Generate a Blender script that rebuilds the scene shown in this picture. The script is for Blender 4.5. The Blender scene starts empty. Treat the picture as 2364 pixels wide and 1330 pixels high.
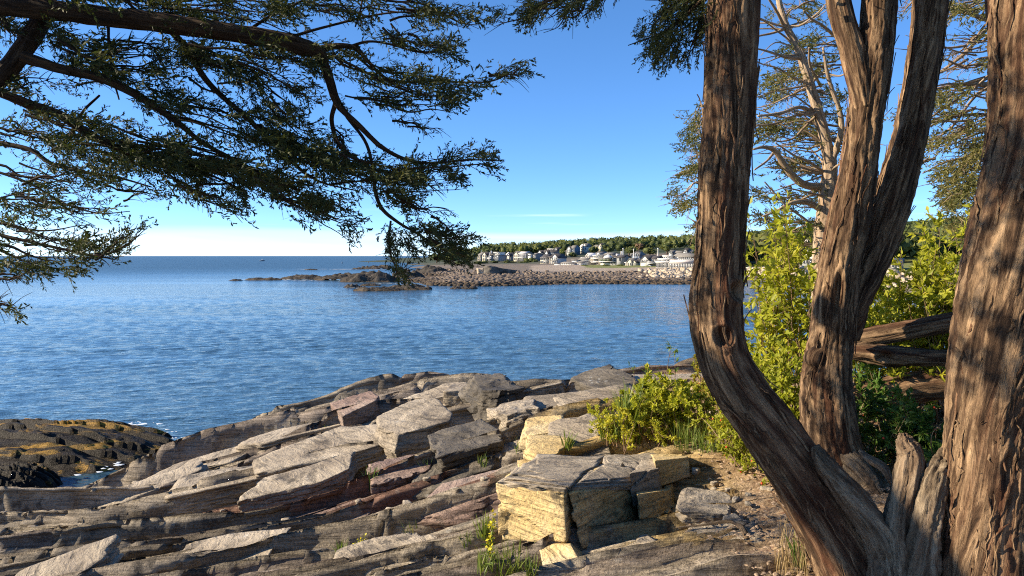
import bpy, math, random
import numpy as np
from mathutils import Vector, Matrix

random.seed(7)
RNG = np.random.default_rng(11)
scene = bpy.context.scene
COL = scene.collection
R = math.radians

# ------------------------------------------------------------------ camera, sky, sun, exposure
EYE = 6.3                       # eye height above the sea
FPX = 1627.0                    # focal length in pixels of the 2364-wide photograph
PITCH = math.atan(74.0 / FPX)
SUN_AZ = 93.0                  # degrees to the left of the view direction
SUN_EL = 23.0

cam_d = bpy.data.cameras.new('camera')
cam_d.sensor_width = 36.0
cam_d.lens = 36.0 * FPX / 2364.0
cam_d.clip_start = 0.05
cam_d.clip_end = 60000.0
cam = bpy.data.objects.new('camera', cam_d)
cam.location = (0, 0, EYE)
cam.rotation_euler = (math.pi / 2 - PITCH, 0, 0)
COL.objects.link(cam)
scene.camera = cam

world = bpy.data.worlds.new('World')
scene.world = world
world.use_nodes = True
nt = world.node_tree
nt.nodes.clear()
wo = nt.nodes.new('ShaderNodeOutputWorld')
bg = nt.nodes.new('ShaderNodeBackground')
sky = nt.nodes.new('ShaderNodeTexSky')
sky.sky_type = 'NISHITA'
sky.sun_disc = False
sky.sun_elevation = R(SUN_EL)
sky.sun_rotation = R(-SUN_AZ)
sky.altitude = 0
sky.air_density = 0.48
sky.dust_density = 0.1
sky.ozone_density = 3.0
bg.inputs["Strength"].default_value = 0.15
# thin stratus veil low all round the horizon and a few high wisps
tc = nt.nodes.new('ShaderNodeTexCoord')
sep = nt.nodes.new('ShaderNodeSeparateXYZ')
nt.links.new(tc.outputs['Generated'], sep.inputs[0])
def wmap(scale):
    m = nt.nodes.new('ShaderNodeMapping'); m.inputs['Scale'].default_value = scale
    nt.links.new(tc.outputs['Generated'], m.inputs['Vector']); return m
def wramp(src, a, b, lo=0.0, hi=1.0):
    n = nt.nodes.new('ShaderNodeMapRange'); n.interpolation_type = 'SMOOTHSTEP'
    n.inputs['From Min'].default_value = a; n.inputs['From Max'].default_value = b
    n.inputs['To Min'].default_value = lo; n.inputs['To Max'].default_value = hi
    nt.links.new(src, n.inputs['Value']); return n.outputs['Result']
def wmath(op, a, b):
    n = nt.nodes.new('ShaderNodeMath'); n.operation = op
    for i, s in enumerate((a, b)):
        if isinstance(s, (int, float)): n.inputs[i].default_value = s
        else: nt.links.new(s, n.inputs[i])
    return n.outputs[0]
m1 = wmap((3.0, 3.0, 38.0))
n1 = nt.nodes.new('ShaderNodeTexNoise'); n1.inputs['Scale'].default_value = 1.0; n1.inputs['Detail'].default_value = 7.0
n1.inputs['Distortion'].default_value = 0.6
nt.links.new(m1.outputs[0], n1.inputs['Vector'])
zz = wmath('ADD', sep.outputs['Z'], wmath('MULTIPLY', wmath('SUBTRACT', n1.outputs['Fac'], 0.5), 0.030))
band = wramp(zz, 0.040, 0.027)
tex = wramp(n1.outputs['Fac'], 0.30, 0.72, 0.55, 1.0)
veil = wmath('MULTIPLY', wmath('MULTIPLY', band, tex), 0.45)
m2 = wmap((2.2, 2.2, 70.0))
n2 = nt.nodes.new('ShaderNodeTexNoise'); n2.inputs['Scale'].default_value = 1.3; n2.inputs['Detail'].default_value = 8.0
nt.links.new(m2.outputs[0], n2.inputs['Vector'])
wisp = wmath('MULTIPLY', wmath('MULTIPLY', wramp(n2.outputs['Fac'], 0.55, 0.72), wramp(sep.outputs['Z'], 0.072, 0.056)), 0.40)
cloud = wmath('MAXIMUM', veil, wisp)
grade = nt.nodes.new('ShaderNodeMixRGB'); grade.blend_type = 'MULTIPLY'; grade.inputs['Fac'].default_value = 1.0
grade.inputs['Color2'].default_value = (0.80, 0.965, 1.15, 1)
nt.links.new(sky.outputs[0], grade.inputs['Color1'])
hsv = nt.nodes.new('ShaderNodeHueSaturation')
hsv.inputs['Saturation'].default_value = 1.13
gam = nt.nodes.new('ShaderNodeGamma'); gam.inputs['Gamma'].default_value = 0.80
nt.links.new(grade.outputs[0], gam.inputs['Color'])
nt.links.new(gam.outputs[0], hsv.inputs['Color'])
mixc = nt.nodes.new('ShaderNodeMixRGB')
nt.links.new(cloud, mixc.inputs['Fac'])
nt.links.new(hsv.outputs[0], mixc.inputs['Color1'])
mixc.inputs['Color2'].default_value = (4.3, 4.6, 4.8, 1)
nt.links.new(mixc.outputs[0], bg.inputs['Color'])
nt.links.new(bg.outputs[0], wo.inputs['Surface'])

sun_d = bpy.data.lights.new('sun', 'SUN')
sun_d.energy = 5.0
sun_d.angle = R(0.53)
sun_d.color = (1.0, 0.845, 0.62)
sun = bpy.data.objects.new('sun', sun_d)
sv = Vector((-math.sin(R(SUN_AZ)) * math.cos(R(SUN_EL)), math.cos(R(SUN_AZ)) * math.cos(R(SUN_EL)), math.sin(R(SUN_EL))))
sun.rotation_euler = sv.to_track_quat('Z', 'Y').to_euler()
sun.location = sv * 60
COL.objects.link(sun)

scene.view_settings.view_transform = 'Standard'
scene.view_settings.look = 'None'
scene.view_settings.gamma = 1.0
scene.view_settings.exposure = 1.16
scene.render.engine = 'CYCLES'
scene.cycles.filter_width = 1.1
scene.cycles.use_denoising = False
scene.cycles.max_bounces = 5
scene.cycles.diffuse_bounces = 3
scene.cycles.transparent_max_bounces = 8
scene.cycles.caustics_reflective = False
scene.cycles.caustics_refractive = False
scene.cycles.sample_clamp_indirect = 6.0

# ------------------------------------------------------------------ measuring helpers
CP, SP = math.cos(PITCH), math.sin(PITCH)
def ray(px, py):
    a = (np.asarray(px, float) - 1182.0) / FPX
    b = (665.0 - np.asarray(py, float)) / FPX
    return a, CP + b * SP, b * CP - SP
def P(px, py, d):
    """point seen at photograph pixel (px,py), d metres ahead"""
    a, y, z = ray(px, py)
    return np.array([a * d / y, d + 0 * a, EYE + z * d / y]).T
def Pz(px, py, z0):
    """point seen at (px,py) lying at height z0"""
    a, y, z = ray(px, py)
    t = (z0 - EYE) / z
    return np.array([a * t, y * t, z0 + 0 * a]).T
def metres(wpx, d): return wpx * d / FPX
def project(p):
    p = np.asarray(p, float)
    x, y, z = p[..., 0], p[..., 1], p[..., 2] - EYE
    f = y * CP - z * SP; u = y * SP + z * CP
    return 1182.0 + FPX * x / f, 665.0 - FPX * u / f

# ------------------------------------------------------------------ numpy noise
_perm = RNG.permutation(256); _perm = np.concatenate([_perm, _perm, _perm])
_vals = RNG.random(256) * 2 - 1
def vnoise(x, y, z=0.0):
    x, y, z = np.broadcast_arrays(np.asarray(x, float), np.asarray(y, float), np.asarray(z, float))
    xi, yi, zi = np.floor(x), np.floor(y), np.floor(z)
    fx, fy, fz = x - xi, y - yi, z - zi
    fx = fx * fx * fx * (fx * (fx * 6 - 15) + 10); fy = fy * fy * fy * (fy * (fy * 6 - 15) + 10); fz = fz * fz * fz * (fz * (fz * 6 - 15) + 10)
    xi = xi.astype(np.int64) & 255; yi = yi.astype(np.int64) & 255; zi = zi.astype(np.int64) & 255
    def h(i, j, k): return _vals[_perm[_perm[_perm[(xi + i) & 255] + ((yi + j) & 255)] + ((zi + k) & 255)]]
    def l(a, b, t): return a + (b - a) * t
    return l(l(l(h(0,0,0), h(1,0,0), fx), l(h(0,1,0), h(1,1,0), fx), fy),
             l(l(h(0,0,1), h(1,0,1), fx), l(h(0,1,1), h(1,1,1), fx), fy), fz)
def fbm(x, y, z=0.0, o=4, g=0.5):
    s = 0; a = 1.0; t = 0
    for i in range(o):
        s = s + a * vnoise(x * 2**i + 17.3 * i, np.asarray(y) * 2**i + 5.1 * i, np.asarray(z) * 2**i + 9.7 * i); t += a; a *= g
    return s / t
def hsh(i, j=0, k=0):
    i, j, k = np.broadcast_arrays(np.asarray(i).astype(np.int64), np.asarray(j).astype(np.int64), np.asarray(k).astype(np.int64))
    return _vals[_perm[_perm[_perm[i & 255] + (j & 255)] + (k & 255)]] * 0.5 + 0.5
def sstep(a, b, x):
    t = np.clip((x - a) / (b - a), 0, 1); return t * t * (3 - 2 * t)

# ------------------------------------------------------------------ mesh helpers
def mesh(name, v, quads=None, tris=None, smooth=False, attrs=None):
    v = np.ascontiguousarray(v, dtype=np.float32).reshape(-1, 3)
    q = np.zeros((0, 4), np.int32) if quads is None else np.asarray(quads, np.int32).reshape(-1, 4)
    t = np.zeros((0, 3), np.int32) if tris is None else np.asarray(tris, np.int32).reshape(-1, 3)
    me = bpy.data.meshes.new(name)
    me.vertices.add(len(v)); me.vertices.foreach_set('co', v.ravel())
    nl = q.size + t.size
    me.loops.add(nl); me.loops.foreach_set('vertex_index', np.concatenate([q.ravel(), t.ravel()]).astype(np.int32))
    me.polygons.add(len(q) + len(t))
    st = np.concatenate([np.arange(len(q)) * 4, q.size + np.arange(len(t)) * 3]).astype(np.int32)
    me.polygons.foreach_set('loop_start', st)
    if smooth: me.polygons.foreach_set('use_smooth', np.ones(len(q) + len(t), bool))
    if attrs:
        for k, a in attrs.items():
            a = np.ascontiguousarray(a, dtype=np.float32)
            if a.ndim == 1:
                at = me.attributes.new(k, 'FLOAT', 'POINT'); at.data.foreach_set('value', a)
            else:
                at = me.attributes.new(k, 'FLOAT_VECTOR', 'POINT'); at.data.foreach_set('vector', a.ravel())
    me.update(); me.validate()
    return me
def obj(name, me, mat=None, parent=None, loc=None, rot=None):
    o = bpy.data.objects.new(name, me); COL.objects.link(o)
    if mat is not None and me is not None and not me.materials: me.materials.append(mat)
    if parent is not None: o.parent = parent
    if loc is not None: o.location = tuple(float(c) for c in loc)
    if rot is not None: o.rotation_euler = rot
    return o
def tag(o, label=None, cat=None, group=None, kind=None):
    for k, v in (('label', label), ('category', cat), ('group', group), ('kind', kind)):
        if v: o[k] = v
    return o
def empty(name, loc=(0, 0, 0), rotz=0.0):
    o = bpy.data.objects.new(name, None); COL.objects.link(o); o.location = tuple(float(c) for c in loc); o.rotation_euler = (0, 0, rotz); return o
class Bag:
    """collects vertices, quads and triangles for ONE mesh"""
    def __init__(s): s.v = []; s.q = []; s.t = []; s.n = 0; s.a = []
    def add(s, v, q=None, t=None, a=None):
        v = np.asarray(v, float).reshape(-1, 3)
        if q is not None and len(q): s.q.append(np.asarray(q) + s.n)
        if t is not None and len(t): s.t.append(np.asarray(t) + s.n)
        s.v.append(v); s.n += len(v)
        if a is not None: s.a.append(np.asarray(a, float))
    def mesh(s, name, smooth=False, attr=None):
        at = {attr: np.concatenate(s.a)} if attr and s.a else None
        return mesh(name, np.concatenate(s.v), np.concatenate(s.q) if s.q else None, np.concatenate(s.t) if s.t else None, smooth, at)
BOXQ = np.array([[0,3,2,1],[4,5,6,7],[0,1,5,4],[1,2,6,5],[2,3,7,6],[3,0,4,7]])
def boxv(x0, x1, y0, y1, z0, z1):
    return np.array([[x0,y0,z0],[x1,y0,z0],[x1,y1,z0],[x0,y1,z0],[x0,y0,z1],[x1,y0,z1],[x1,y1,z1],[x0,y1,z1]], float)
def grid_quads(nr, nc):
    i = np.arange(nr - 1)[:, None] * nc + np.arange(nc - 1)[None, :]
    i = i.ravel()
    return np.stack([i, i + 1, i + 1 + nc, i + nc], 1)
def rbf(pts):
    pts = np.asarray(pts, float); X = pts[:, :2]; n = len(X)
    D = np.linalg.norm(X[:, None] - X[None], axis=2)
    A = np.zeros((n + 3, n + 3)); A[:n, :n] = D; A[:n, n] = 1; A[:n, n+1:] = X; A[n, :n] = 1; A[n+1:, :n] = X.T
    w = np.linalg.solve(A, np.concatenate([pts[:, 2], [0, 0, 0]]))
    def f(x, y):
        x = np.asarray(x, float); y = np.asarray(y, float)
        s = w[n] + w[n+1] * x + w[n+2] * y
        for k in range(n): s = s + w[k] * np.sqrt((x - X[k, 0])**2 + (y - X[k, 1])**2)
        return s
    return f

# ------------------------------------------------------------------ materials
def newmat(name):
    m = bpy.data.materials.new(name); m.use_nodes = True
    t = m.node_tree; b = t.nodes['Principled BSDF']
    return m, t, b
def N(t, typ, **kw):
    n = t.nodes.new(typ)
    for k, v in kw.items():
        if k in n.inputs: n.inputs[k].default_value = v
        else: setattr(n, k, v)
    return n
def noise(t, vec, scale, detail=5.0, rough=0.55, dist=0.0, mp=None, rot=None):
    if mp is not None or rot is not None:
        m = N(t, 'ShaderNodeMapping')
        if mp is not None: m.inputs['Scale'].default_value = mp
        if rot is not None: m.inputs['Rotation'].default_value = rot
        t.links.new(vec, m.inputs['Vector']); vec = m.outputs[0]
    n = N(t, 'ShaderNodeTexNoise', Scale=scale, Detail=detail, Roughness=rough, Distortion=dist)
    t.links.new(vec, n.inputs['Vector'])
    return n.outputs['Fac']
def ramp(t, src, stops):
    n = N(t, 'ShaderNodeValToRGB'); e = n.color_ramp.elements
    while len(e) < len(stops): e.new(0.5)
    for i, (p, c) in enumerate(stops):
        e[i].position = p; e[i].color = (*c, 1) if len(c) == 3 else c
    t.links.new(src, n.inputs['Fac']); return n.outputs['Color']
def mrange(t, src, a, b, lo=0.0, hi=1.0):
    n = N(t, 'ShaderNodeMapRange', interpolation_type='SMOOTHSTEP')
    for k, v in (('From Min', a), ('From Max', b), ('To Min', lo), ('To Max', hi)): n.inputs[k].default_value = v
    t.links.new(src, n.inputs['Value']); return n.outputs['Result']
def mixc3(t, fac, a, b, mode='MIX'):
    n = N(t, 'ShaderNodeMixRGB', blend_type=mode)
    for s, i in ((fac, 'Fac'), (a, 'Color1'), (b, 'Color2')):
        if isinstance(s, (int, float)): n.inputs[i].default_value = s
        elif isinstance(s, tuple): n.inputs[i].default_value = (*s, 1)
        else: t.links.new(s, n.inputs[i])
    return n.outputs['Color']
def tmath(t, op, a, b=0.0):
    n = N(t, 'ShaderNodeMath', operation=op)
    for i, s in enumerate((a, b)):
        if isinstance(s, (int, float)): n.inputs[i].default_value = s
        else: t.links.new(s, n.inputs[i])
    return n.outputs[0]
def bump(t, b, h, strength, dist, prev=None):
    n = N(t, 'ShaderNodeBump', Strength=strength, Distance=dist)
    t.links.new(h, n.inputs['Height'])
    if prev is not None: t.links.new(prev, n.inputs['Normal'])
    t.links.new(n.outputs[0], b.inputs['Normal']); return n.outputs[0]

def simple(name, col, rough=0.7, var=0.12, scale=3.0):
    m, t, b = newmat(name)
    c = N(t, 'ShaderNodeTexCoord')
    f = noise(t, c.outputs['Object'], scale, 4.0)
    lo = tuple(x * (1 - var) for x in col); hi = tuple(min(1, x * (1 + var)) for x in col)
    t.links.new(ramp(t, f, [(0.3, lo), (0.7, hi)]), b.inputs['Base Color'])
    b.inputs['Roughness'].default_value = rough
    return m

BED = (R(6), R(-12), R(-6))     # attitude of the bedding in the ledge
def rockmat(name, c1, c2, c3, zones=False, lich=0.25, bed=BED, sc=1.0, wet=None):
    m, t, b = newmat(name)
    g = N(t, 'ShaderNodeNewGeometry'); pos = g.outputs['Position']
    big = noise(t, pos, 1.1 * sc, 5.0, 0.6, 0.4)
    lam = noise(t, pos, 1.0 * sc, 6.0, 0.62, 0.8, mp=(1.6, 2.0, 26.0), rot=bed)
    fine = noise(t, pos, 34.0 * sc, 6.0, 0.65)
    speck = noise(t, pos, 9.0 * sc, 4.0, 0.6)
    base = ramp(t, big, [(0.28, c1), (0.5, c2), (0.72, c3)])
    if zones:
        at = N(t, 'ShaderNodeAttribute', attribute_name='zone')
        sp = N(t, 'ShaderNodeSeparateXYZ'); t.links.new(at.outputs['Vector'], sp.inputs[0])
        tn = N(t, 'ShaderNodeAttribute', attribute_name='tone'); ts = N(t, 'ShaderNodeSeparateXYZ'); t.links.new(tn.outputs['Vector'], ts.inputs[0])
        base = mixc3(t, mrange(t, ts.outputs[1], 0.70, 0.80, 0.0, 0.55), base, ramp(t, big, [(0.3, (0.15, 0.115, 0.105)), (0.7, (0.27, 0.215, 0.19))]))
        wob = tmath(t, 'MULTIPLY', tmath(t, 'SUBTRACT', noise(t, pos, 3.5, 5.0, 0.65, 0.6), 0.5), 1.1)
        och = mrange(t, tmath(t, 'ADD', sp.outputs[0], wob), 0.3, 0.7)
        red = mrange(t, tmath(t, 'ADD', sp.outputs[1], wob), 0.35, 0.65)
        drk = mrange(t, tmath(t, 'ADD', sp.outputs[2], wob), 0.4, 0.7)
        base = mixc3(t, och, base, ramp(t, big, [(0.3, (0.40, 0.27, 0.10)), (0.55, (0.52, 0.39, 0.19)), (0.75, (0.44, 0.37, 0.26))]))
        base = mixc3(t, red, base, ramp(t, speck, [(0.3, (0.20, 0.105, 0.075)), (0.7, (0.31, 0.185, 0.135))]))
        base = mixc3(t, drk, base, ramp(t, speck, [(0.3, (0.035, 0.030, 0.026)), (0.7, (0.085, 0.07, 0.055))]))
    if zones:
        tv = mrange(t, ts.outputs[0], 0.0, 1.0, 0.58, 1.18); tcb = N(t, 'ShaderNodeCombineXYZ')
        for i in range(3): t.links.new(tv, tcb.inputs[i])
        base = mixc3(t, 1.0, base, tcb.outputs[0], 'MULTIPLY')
    dk = mrange(t, lam, 0.36, 0.50, 0.36, 1.0)
    cmb = N(t, 'ShaderNodeCombineXYZ')
    for i in range(3): t.links.new(dk, cmb.inputs[i])
    base = mixc3(t, 0.75, base, cmb.outputs[0], 'MULTIPLY')
    fv = ramp(t, fine, [(0.30, (0.46, 0.44, 0.42)), (0.48, (1, 1, 1)), (0.72, (1.32, 1.29, 1.22))])
    base = mixc3(t, 0.9, base, fv, 'MULTIPLY')
    if lich:
        v = N(t, 'ShaderNodeTexVoronoi', Scale=7.0 * sc); t.links.new(pos, v.inputs['Vector'])
        li = tmath(t, 'MULTIPLY', mrange(t, v.outputs['Distance'], 0.24, 0.16), mrange(t, big, 0.52, 0.66))
        base = mixc3(t, tmath(t, 'MULTIPLY', li, lich), base, (0.46, 0.46, 0.43))
    stain = tmath(t, 'MULTIPLY', mrange(t, noise(t, pos, 2.6 * sc, 6.0, 0.72, 0.3), 0.56, 0.64), 0.7)
    base = mixc3(t, stain, base, (0.045, 0.040, 0.036))
    if wet is not None:
        sz = N(t, 'ShaderNodeSeparateXYZ'); t.links.new(pos, sz.inputs[0])
        wz = tmath(t, 'ADD', sz.outputs[2], tmath(t, 'MULTIPLY', tmath(t, 'SUBTRACT', big, 0.5), wet * 1.2))
        wf = mrange(t, wz, wet, wet * 0.55)
        base = mixc3(t, wf, base, ramp(t, speck, [(0.35, (0.018, 0.014, 0.010)), (0.65, (0.07, 0.045, 0.018))]))
    t.links.new(base, b.inputs['Base Color'])
    t.links.new(mrange(t, fine, 0.3, 0.7, 0.72, 0.95), b.inputs['Roughness'])
    b.inputs['Specular IOR Level'].default_value = 0.3
    p = bump(t, b, lam, 0.95, 0.06)
    bump(t, b, fine, 0.75, 0.018, p)
    return m

# ================================================================== SETTING: sea
def build_sea():
    m, t, b = newmat('sea_water')
    g = N(t, 'ShaderNodeNewGeometry'); pos = g.outputs['Position']
    b.inputs['Base Color'].default_value = (0.032, 0.074, 0.105, 1)
    b.inputs['IOR'].default_value = 1.333
    vl = N(t, 'ShaderNodeVectorMath', operation='LENGTH'); t.links.new(pos, vl.inputs[0])   # unresolved wavelets far out act as roughness
    t.links.new(mrange(t, vl.outputs['Value'], 60.0, 420.0, 0.07, 0.36), b.inputs['Roughness'])
    streak = noise(t, pos, 1.0, 5.0, 0.6, 0.8, mp=(0.010, 0.055, 1.0), rot=(0, 0, R(-8)))
    calm = mrange(t, streak, 0.38, 0.62, 0.5, 1.15)
    w1 = noise(t, pos, 1.0, 3.0, 0.55, 0.5, mp=(0.55, 1.25, 1.0), rot=(0, 0, R(16)))
    w2 = noise(t, pos, 1.0, 3.0, 0.55, 0.4, mp=(1.7, 3.9, 1.0), rot=(0, 0, R(-9)))
    w3 = noise(t, pos, 1.0, 2.0, 0.5, 0.2, mp=(6.0, 11.0, 1.0), rot=(0, 0, R(24)))
    h = tmath(t, 'ADD', tmath(t, 'ADD', tmath(t, 'MULTIPLY', w1, 0.10), tmath(t, 'MULTIPLY', w2, 0.10)), tmath(t, 'MULTIPLY', w3, 0.035))
    h = tmath(t, 'MULTIPLY', h, calm)
    bump(t, b, h, 1.0, 1.0)
    # polar sheet: real wavelets where they can be told apart, one big ring to the horizon beyond
    nc = 340
    az = np.concatenate([np.linspace(-1.35, -0.68, 12)[:-1], np.linspace(-0.68, 0.68, nc), np.linspace(0.68, 1.35, 12)[1:]])
    ds = np.concatenate([np.geomspace(4.0, 15.0, 20)[:-1], np.geomspace(15.0, 150.0, 460), np.geomspace(150, 420, 40)[1:], np.geomspace(440, 50000, 10)])
    A, D = np.meshgrid(az, ds)
    X = np.sin(A) * D; Y = np.cos(A) * D
    rg = np.random.default_rng(19); Z = np.zeros_like(X); n = 44
    pat = np.clip(0.8 + 0.7 * fbm(X * 0.012, Y * 0.035, 1, 4), 0.35, 1.3)
    wx = X + 0.8 * fbm(X * 0.12, Y * 0.12, 4, 2); wy = Y + 0.8 * fbm(X * 0.12, Y * 0.12, 8, 2)
    for k in range(n):
        lam = 0.30 * (1.7 / 0.30) ** (k / (n - 1)); th = R(-74) + rg.normal(0, 0.42); K = 2 * math.pi / lam
        ph = K * (math.cos(th) * wx + math.sin(th) * wy) + rg.uniform(0, 6.28)
        res = np.clip(1.4 - D * 0.011 / lam, 0, 1)      # leave out what the sheet is too coarse to carry
        Z += res * 0.026 * (0.6 + 0.8 * rg.random()) / K * np.sin(ph + 0.35 * np.sin(ph))
    Z *= pat * np.clip(1.6 - D / 260.0, 0, 1)
    o = obj('sea', mesh('sea', np.stack([X, Y, Z], 2), grid_quads(*X.shape), smooth=True), m)
    tag(o, kind='structure')
    return o
build_sea()
sb = obj('seabed', mesh('seabed', boxv(-3000, 3000, -60, 3000, -9, -8), BOXQ), simple('seabed_sand', (0.05, 0.06, 0.05)))
tag(sb, kind='structure')

# ================================================================== SETTING: the near rock ledge
LP = []
def lz(px, py, z): LP.append(Pz(px, py, z))
def lw(x, y, z): LP.append(np.array([x, y, z], float))
for a in [  # (pixel x, pixel y, height)
    (1700, 1330, 4.62), (1450, 1330, 4.50), (1182, 1330, 4.22), (900, 1330, 3.98), (600, 1330, 3.72), (300, 1330, 3.45), (0, 1330, 3.2), (-300, 1330, 2.9),
    (0, 1250, 2.75), (300, 1250, 3.05), (600, 1230, 3.35), (900, 1220, 3.72), (1130, 1200, 4.05), (1300, 1270, 4.36), (1500, 1215, 4.34), (1650, 1160, 4.50), (1620, 1075, 4.52),
    (-250, 1200, 2.0), (0, 1180, 2.05), (250, 1190, 2.45), (480, 1175, 2.75), (700, 1165, 3.05), (900, 1130, 3.35), (1080, 1100, 3.75), (1200, 1070, 4.1),
    (-200, 1215, 1.2), (60, 1190, 1.45), (250, 1150, 1.7), (430, 1098, 2.0), (650, 1010, 2.6), (850, 970, 2.9), (1000, 960, 3.15), (1100, 960, 3.35), (1230, 990, 3.7), (1350, 1000, 4.15), (1500, 1030, 4.55),
    (0, 1205, 0.75), (200, 1155, 0.85), (390, 1085, 1.1), (560, 1026, 1.55), (690, 980, 2.0), (870, 928, 2.6), (1010, 897, 3.0), (1120, 884, 3.2), (1190, 925, 3.0), (1320, 912, 3.2), (1430, 900, 3.5), (1560, 858, 3.75), (1650, 850, 3.9),
    (1480, 960, 4.25), (1600, 960, 4.45), (1750, 1000, 4.62), (1750, 900, 4.5), (1930, 1110, 4.68), (2100, 1200, 4.72), (2250, 1330, 4.75), (2364, 1100, 4.8), (2150, 1000, 4.75), (2364, 950, 4.85)]:
    lz(*a)
crest = [LP[i].copy() for i in range(36, 49)]
for i, c in enumerate(crest):       # behind the crest the rock falls into the water
    r = math.hypot(c[0], c[1]); u = c[:2] / r
    for dr, z in ((0.7, c[2] - 1.2), (1.7, min(-0.9, c[2] - 2.6)), (4.5, -2.6)):
        lw(c[0] + u[0] * dr, c[1] + u[1] * dr, z)
for a in [(-14, 12.0, -0.5), (-12, 8.0, 1.3), (-9, 4.5, 2.3), (-5, 2, 3.9), (-7, -2, 3.9), (0, 0, 4.68), (0, -3, 4.7), (4, -2, 4.8), (7, 3, 4.9), (8, 8, 4.8), (6.5, 11, 4.3), (5.5, 14, 3.0), (6, 17, -0.5),
          (10, 13, 3.5), (14, 12, 3.6), (12, 17, 0.2), (11, 20, -2), (15, 5, 5.0), (20, 16, 2), (22, 20, -1.5), (0, 28, -3), (10, 27, -3), (22, 27, -3), (-10, 30, -3), (-20, 25, -3), (-22, 12, -2.5), (-16, 8, -1.0), (-14, 3, 1.0), (2.2, 3.3, 4.66), (1.8, 2.2, 4.66)]:
    lw(*a)
ledge_base = rbf(LP)
_r = np.random.default_rng(5)
# beds: s runs across the strike; every bed boundary is a small scarp, every few a bigger one, now and then a big one
_b = [1.2]
while _b[-1] < 29: _b.append(_b[-1] + _r.uniform(0.55, 1.5) * (0.035 + 0.0085 * _b[-1]))
_b = np.array(_b); nb = len(_b)
def _subset(lo, hi):
    k = [0]
    while k[-1] < nb - 1: k.append(min(nb - 1, k[-1] + int(_r.integers(lo, hi + 1))))
    return np.array(k)
K2 = _subset(2, 5); K1 = np.unique(K2[_subset(2, 5) [_subset(2, 5) < len(K2)]]) if False else K2[::3]
LEV = [(_b, _r.uniform(0.2, 1.0, nb + 2)), (_b[K2], _r.uniform(0.3, 1.0, nb + 2)), (_b[K1], _r.uniform(0.35, 1.0, nb + 2))]
def warp(x, s):
    return 0.11 * x - 0.95 * fbm(x * 0.22, s * 0.38, 1.5, 3, 0.42)
def levels(s):
    """per level: bed index and fraction within the bed"""
    out = []
    for B, H in LEV:
        i = np.clip(np.searchsorted(B, s, side='right'), 1, len(B) - 1); out.append((i, np.clip((s - B[i - 1]) / (B[i] - B[i - 1]), 0, 1), H, B))
    return out
def soilmask(x, y):
    """1 where the ledge is covered by soil and litter (under the trees)"""
    q = x - (1.15 + 0.16 * (y - 4.0)) + 0.35 * fbm(x * 1.3, y * 1.3, 7)
    m = sstep(-0.1, 0.55, q)
    return m * sstep(15.5, 12.5, y + 0.4 * fbm(x, y, 2))
def ledge_rock(x, y, s, prof):
    """height of the bedded rock over the smooth base; prof = per level (index, signed profile)"""
    (i3, p3), (i2, p2), (i1, p1) = prof
    near = np.clip((y - 5.5) / 8.0, 0.14, 1.0)
    jx = np.floor(x / 3.1 + 0.5 * fbm(x * 0.4, s * 0.6, 4, 2) + 0.37 * i1)
    j2 = np.floor(x / 0.8 + 0.4 * fbm(x * 0.8, s, 14, 2) + 0.53 * i2)
    rock = (0.12 + 0.86 * near) * np.clip(0.85 + 1.1 * fbm(x * 0.35, s * 0.5, 6, 2), 0.2, 1.6) * p1 + (0.3 + 0.7 * near) * (hsh(i1, jx, 3) - 0.5) * 0.13
    rock = rock + 0.21 * (0.5 + 0.5 * near) * np.clip(0.85 + 1.5 * fbm(x * 0.55, i2 * 0.37, 3, 2), 0.0, 1.9) * p2 + 0.03 * (hsh(i2, j2, 5) - 0.5)
    rock = rock + 0.10 * (0.45 + 0.55 * near) * np.clip(0.8 + 1.9 * fbm(x * 1.0, i3 * 0.61, 5, 3), 0.0, 2.0) * p3
    jc = x / 3.1 + 0.5 * fbm(x * 0.4, s * 0.6, 4, 2) + 0.37 * i1; jf = np.abs(jc - np.round(jc)) * 3.1
    rock = rock - 0.12 * near * np.exp(-(jf / (0.018 + 0.0025 * y))**2)
    rock = rock - 0.10 * near
    return rock + 0.06 * fbm(x * 0.9, y * 1.4, 0.7, 4, 0.5) + 0.010 * fbm(x * 7, y * 16, 0.2, 2)
def ledge_cover(x, y, rock):
    soil = soilmask(x, y)
    gz = 0.04 * fbm(x * 2.2, y * 2.2, 3, 4) + 0.012 * fbm(x * 16, y * 16, 6, 2)
    return ledge_base(x, y) + rock * (1 - 0.80 * soil) + gz * soil
def ledge_at(x, y):
    x = np.array([float(x)]); y = np.array([float(y)]); q = y - warp(x, y)
    for _ in range(3): q = y - warp(x, q)
    return float(ledge_cover(x, y, ledge_rock(x, y, q, [(i, H[i] * (0.5 - f)) for i, f, H, B in levels(q)]))[0])

def ground_hit(px, py, dmin=2.6, dmax=24.0):
    """first point of the ledge seen at pixel (px,py)"""
    d = np.geomspace(dmin, dmax, 170); p = P(np.full(170, float(px)), np.full(170, float(py)), d)
    x, y = p[:, 0], p[:, 1]; q = y - warp(x, y)
    for _ in range(2): q = y - warp(x, q)
    z = ledge_cover(x, y, ledge_rock(x, y, q, [(i, H[i] * (0.5 - f)) for i, f, H, B in levels(q)]))
    k = np.nonzero(z >= p[:, 2])[0]
    return float(d[k[0]]) if len(k) else None
ROCK_GREY = rockmat('rock_grey', (0.16, 0.13, 0.10), (0.32, 0.27, 0.205), (0.48, 0.415, 0.325), lich=0.5)
ROCK_TAN = rockmat('rock_ochre', (0.44, 0.30, 0.12), (0.56, 0.42, 0.20), (0.47, 0.40, 0.28), lich=0.0)
ROCK_RED = rockmat('rock_red', (0.15, 0.098, 0.08), (0.235, 0.165, 0.135), (0.33, 0.26, 0.21), lich=0.2)
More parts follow.
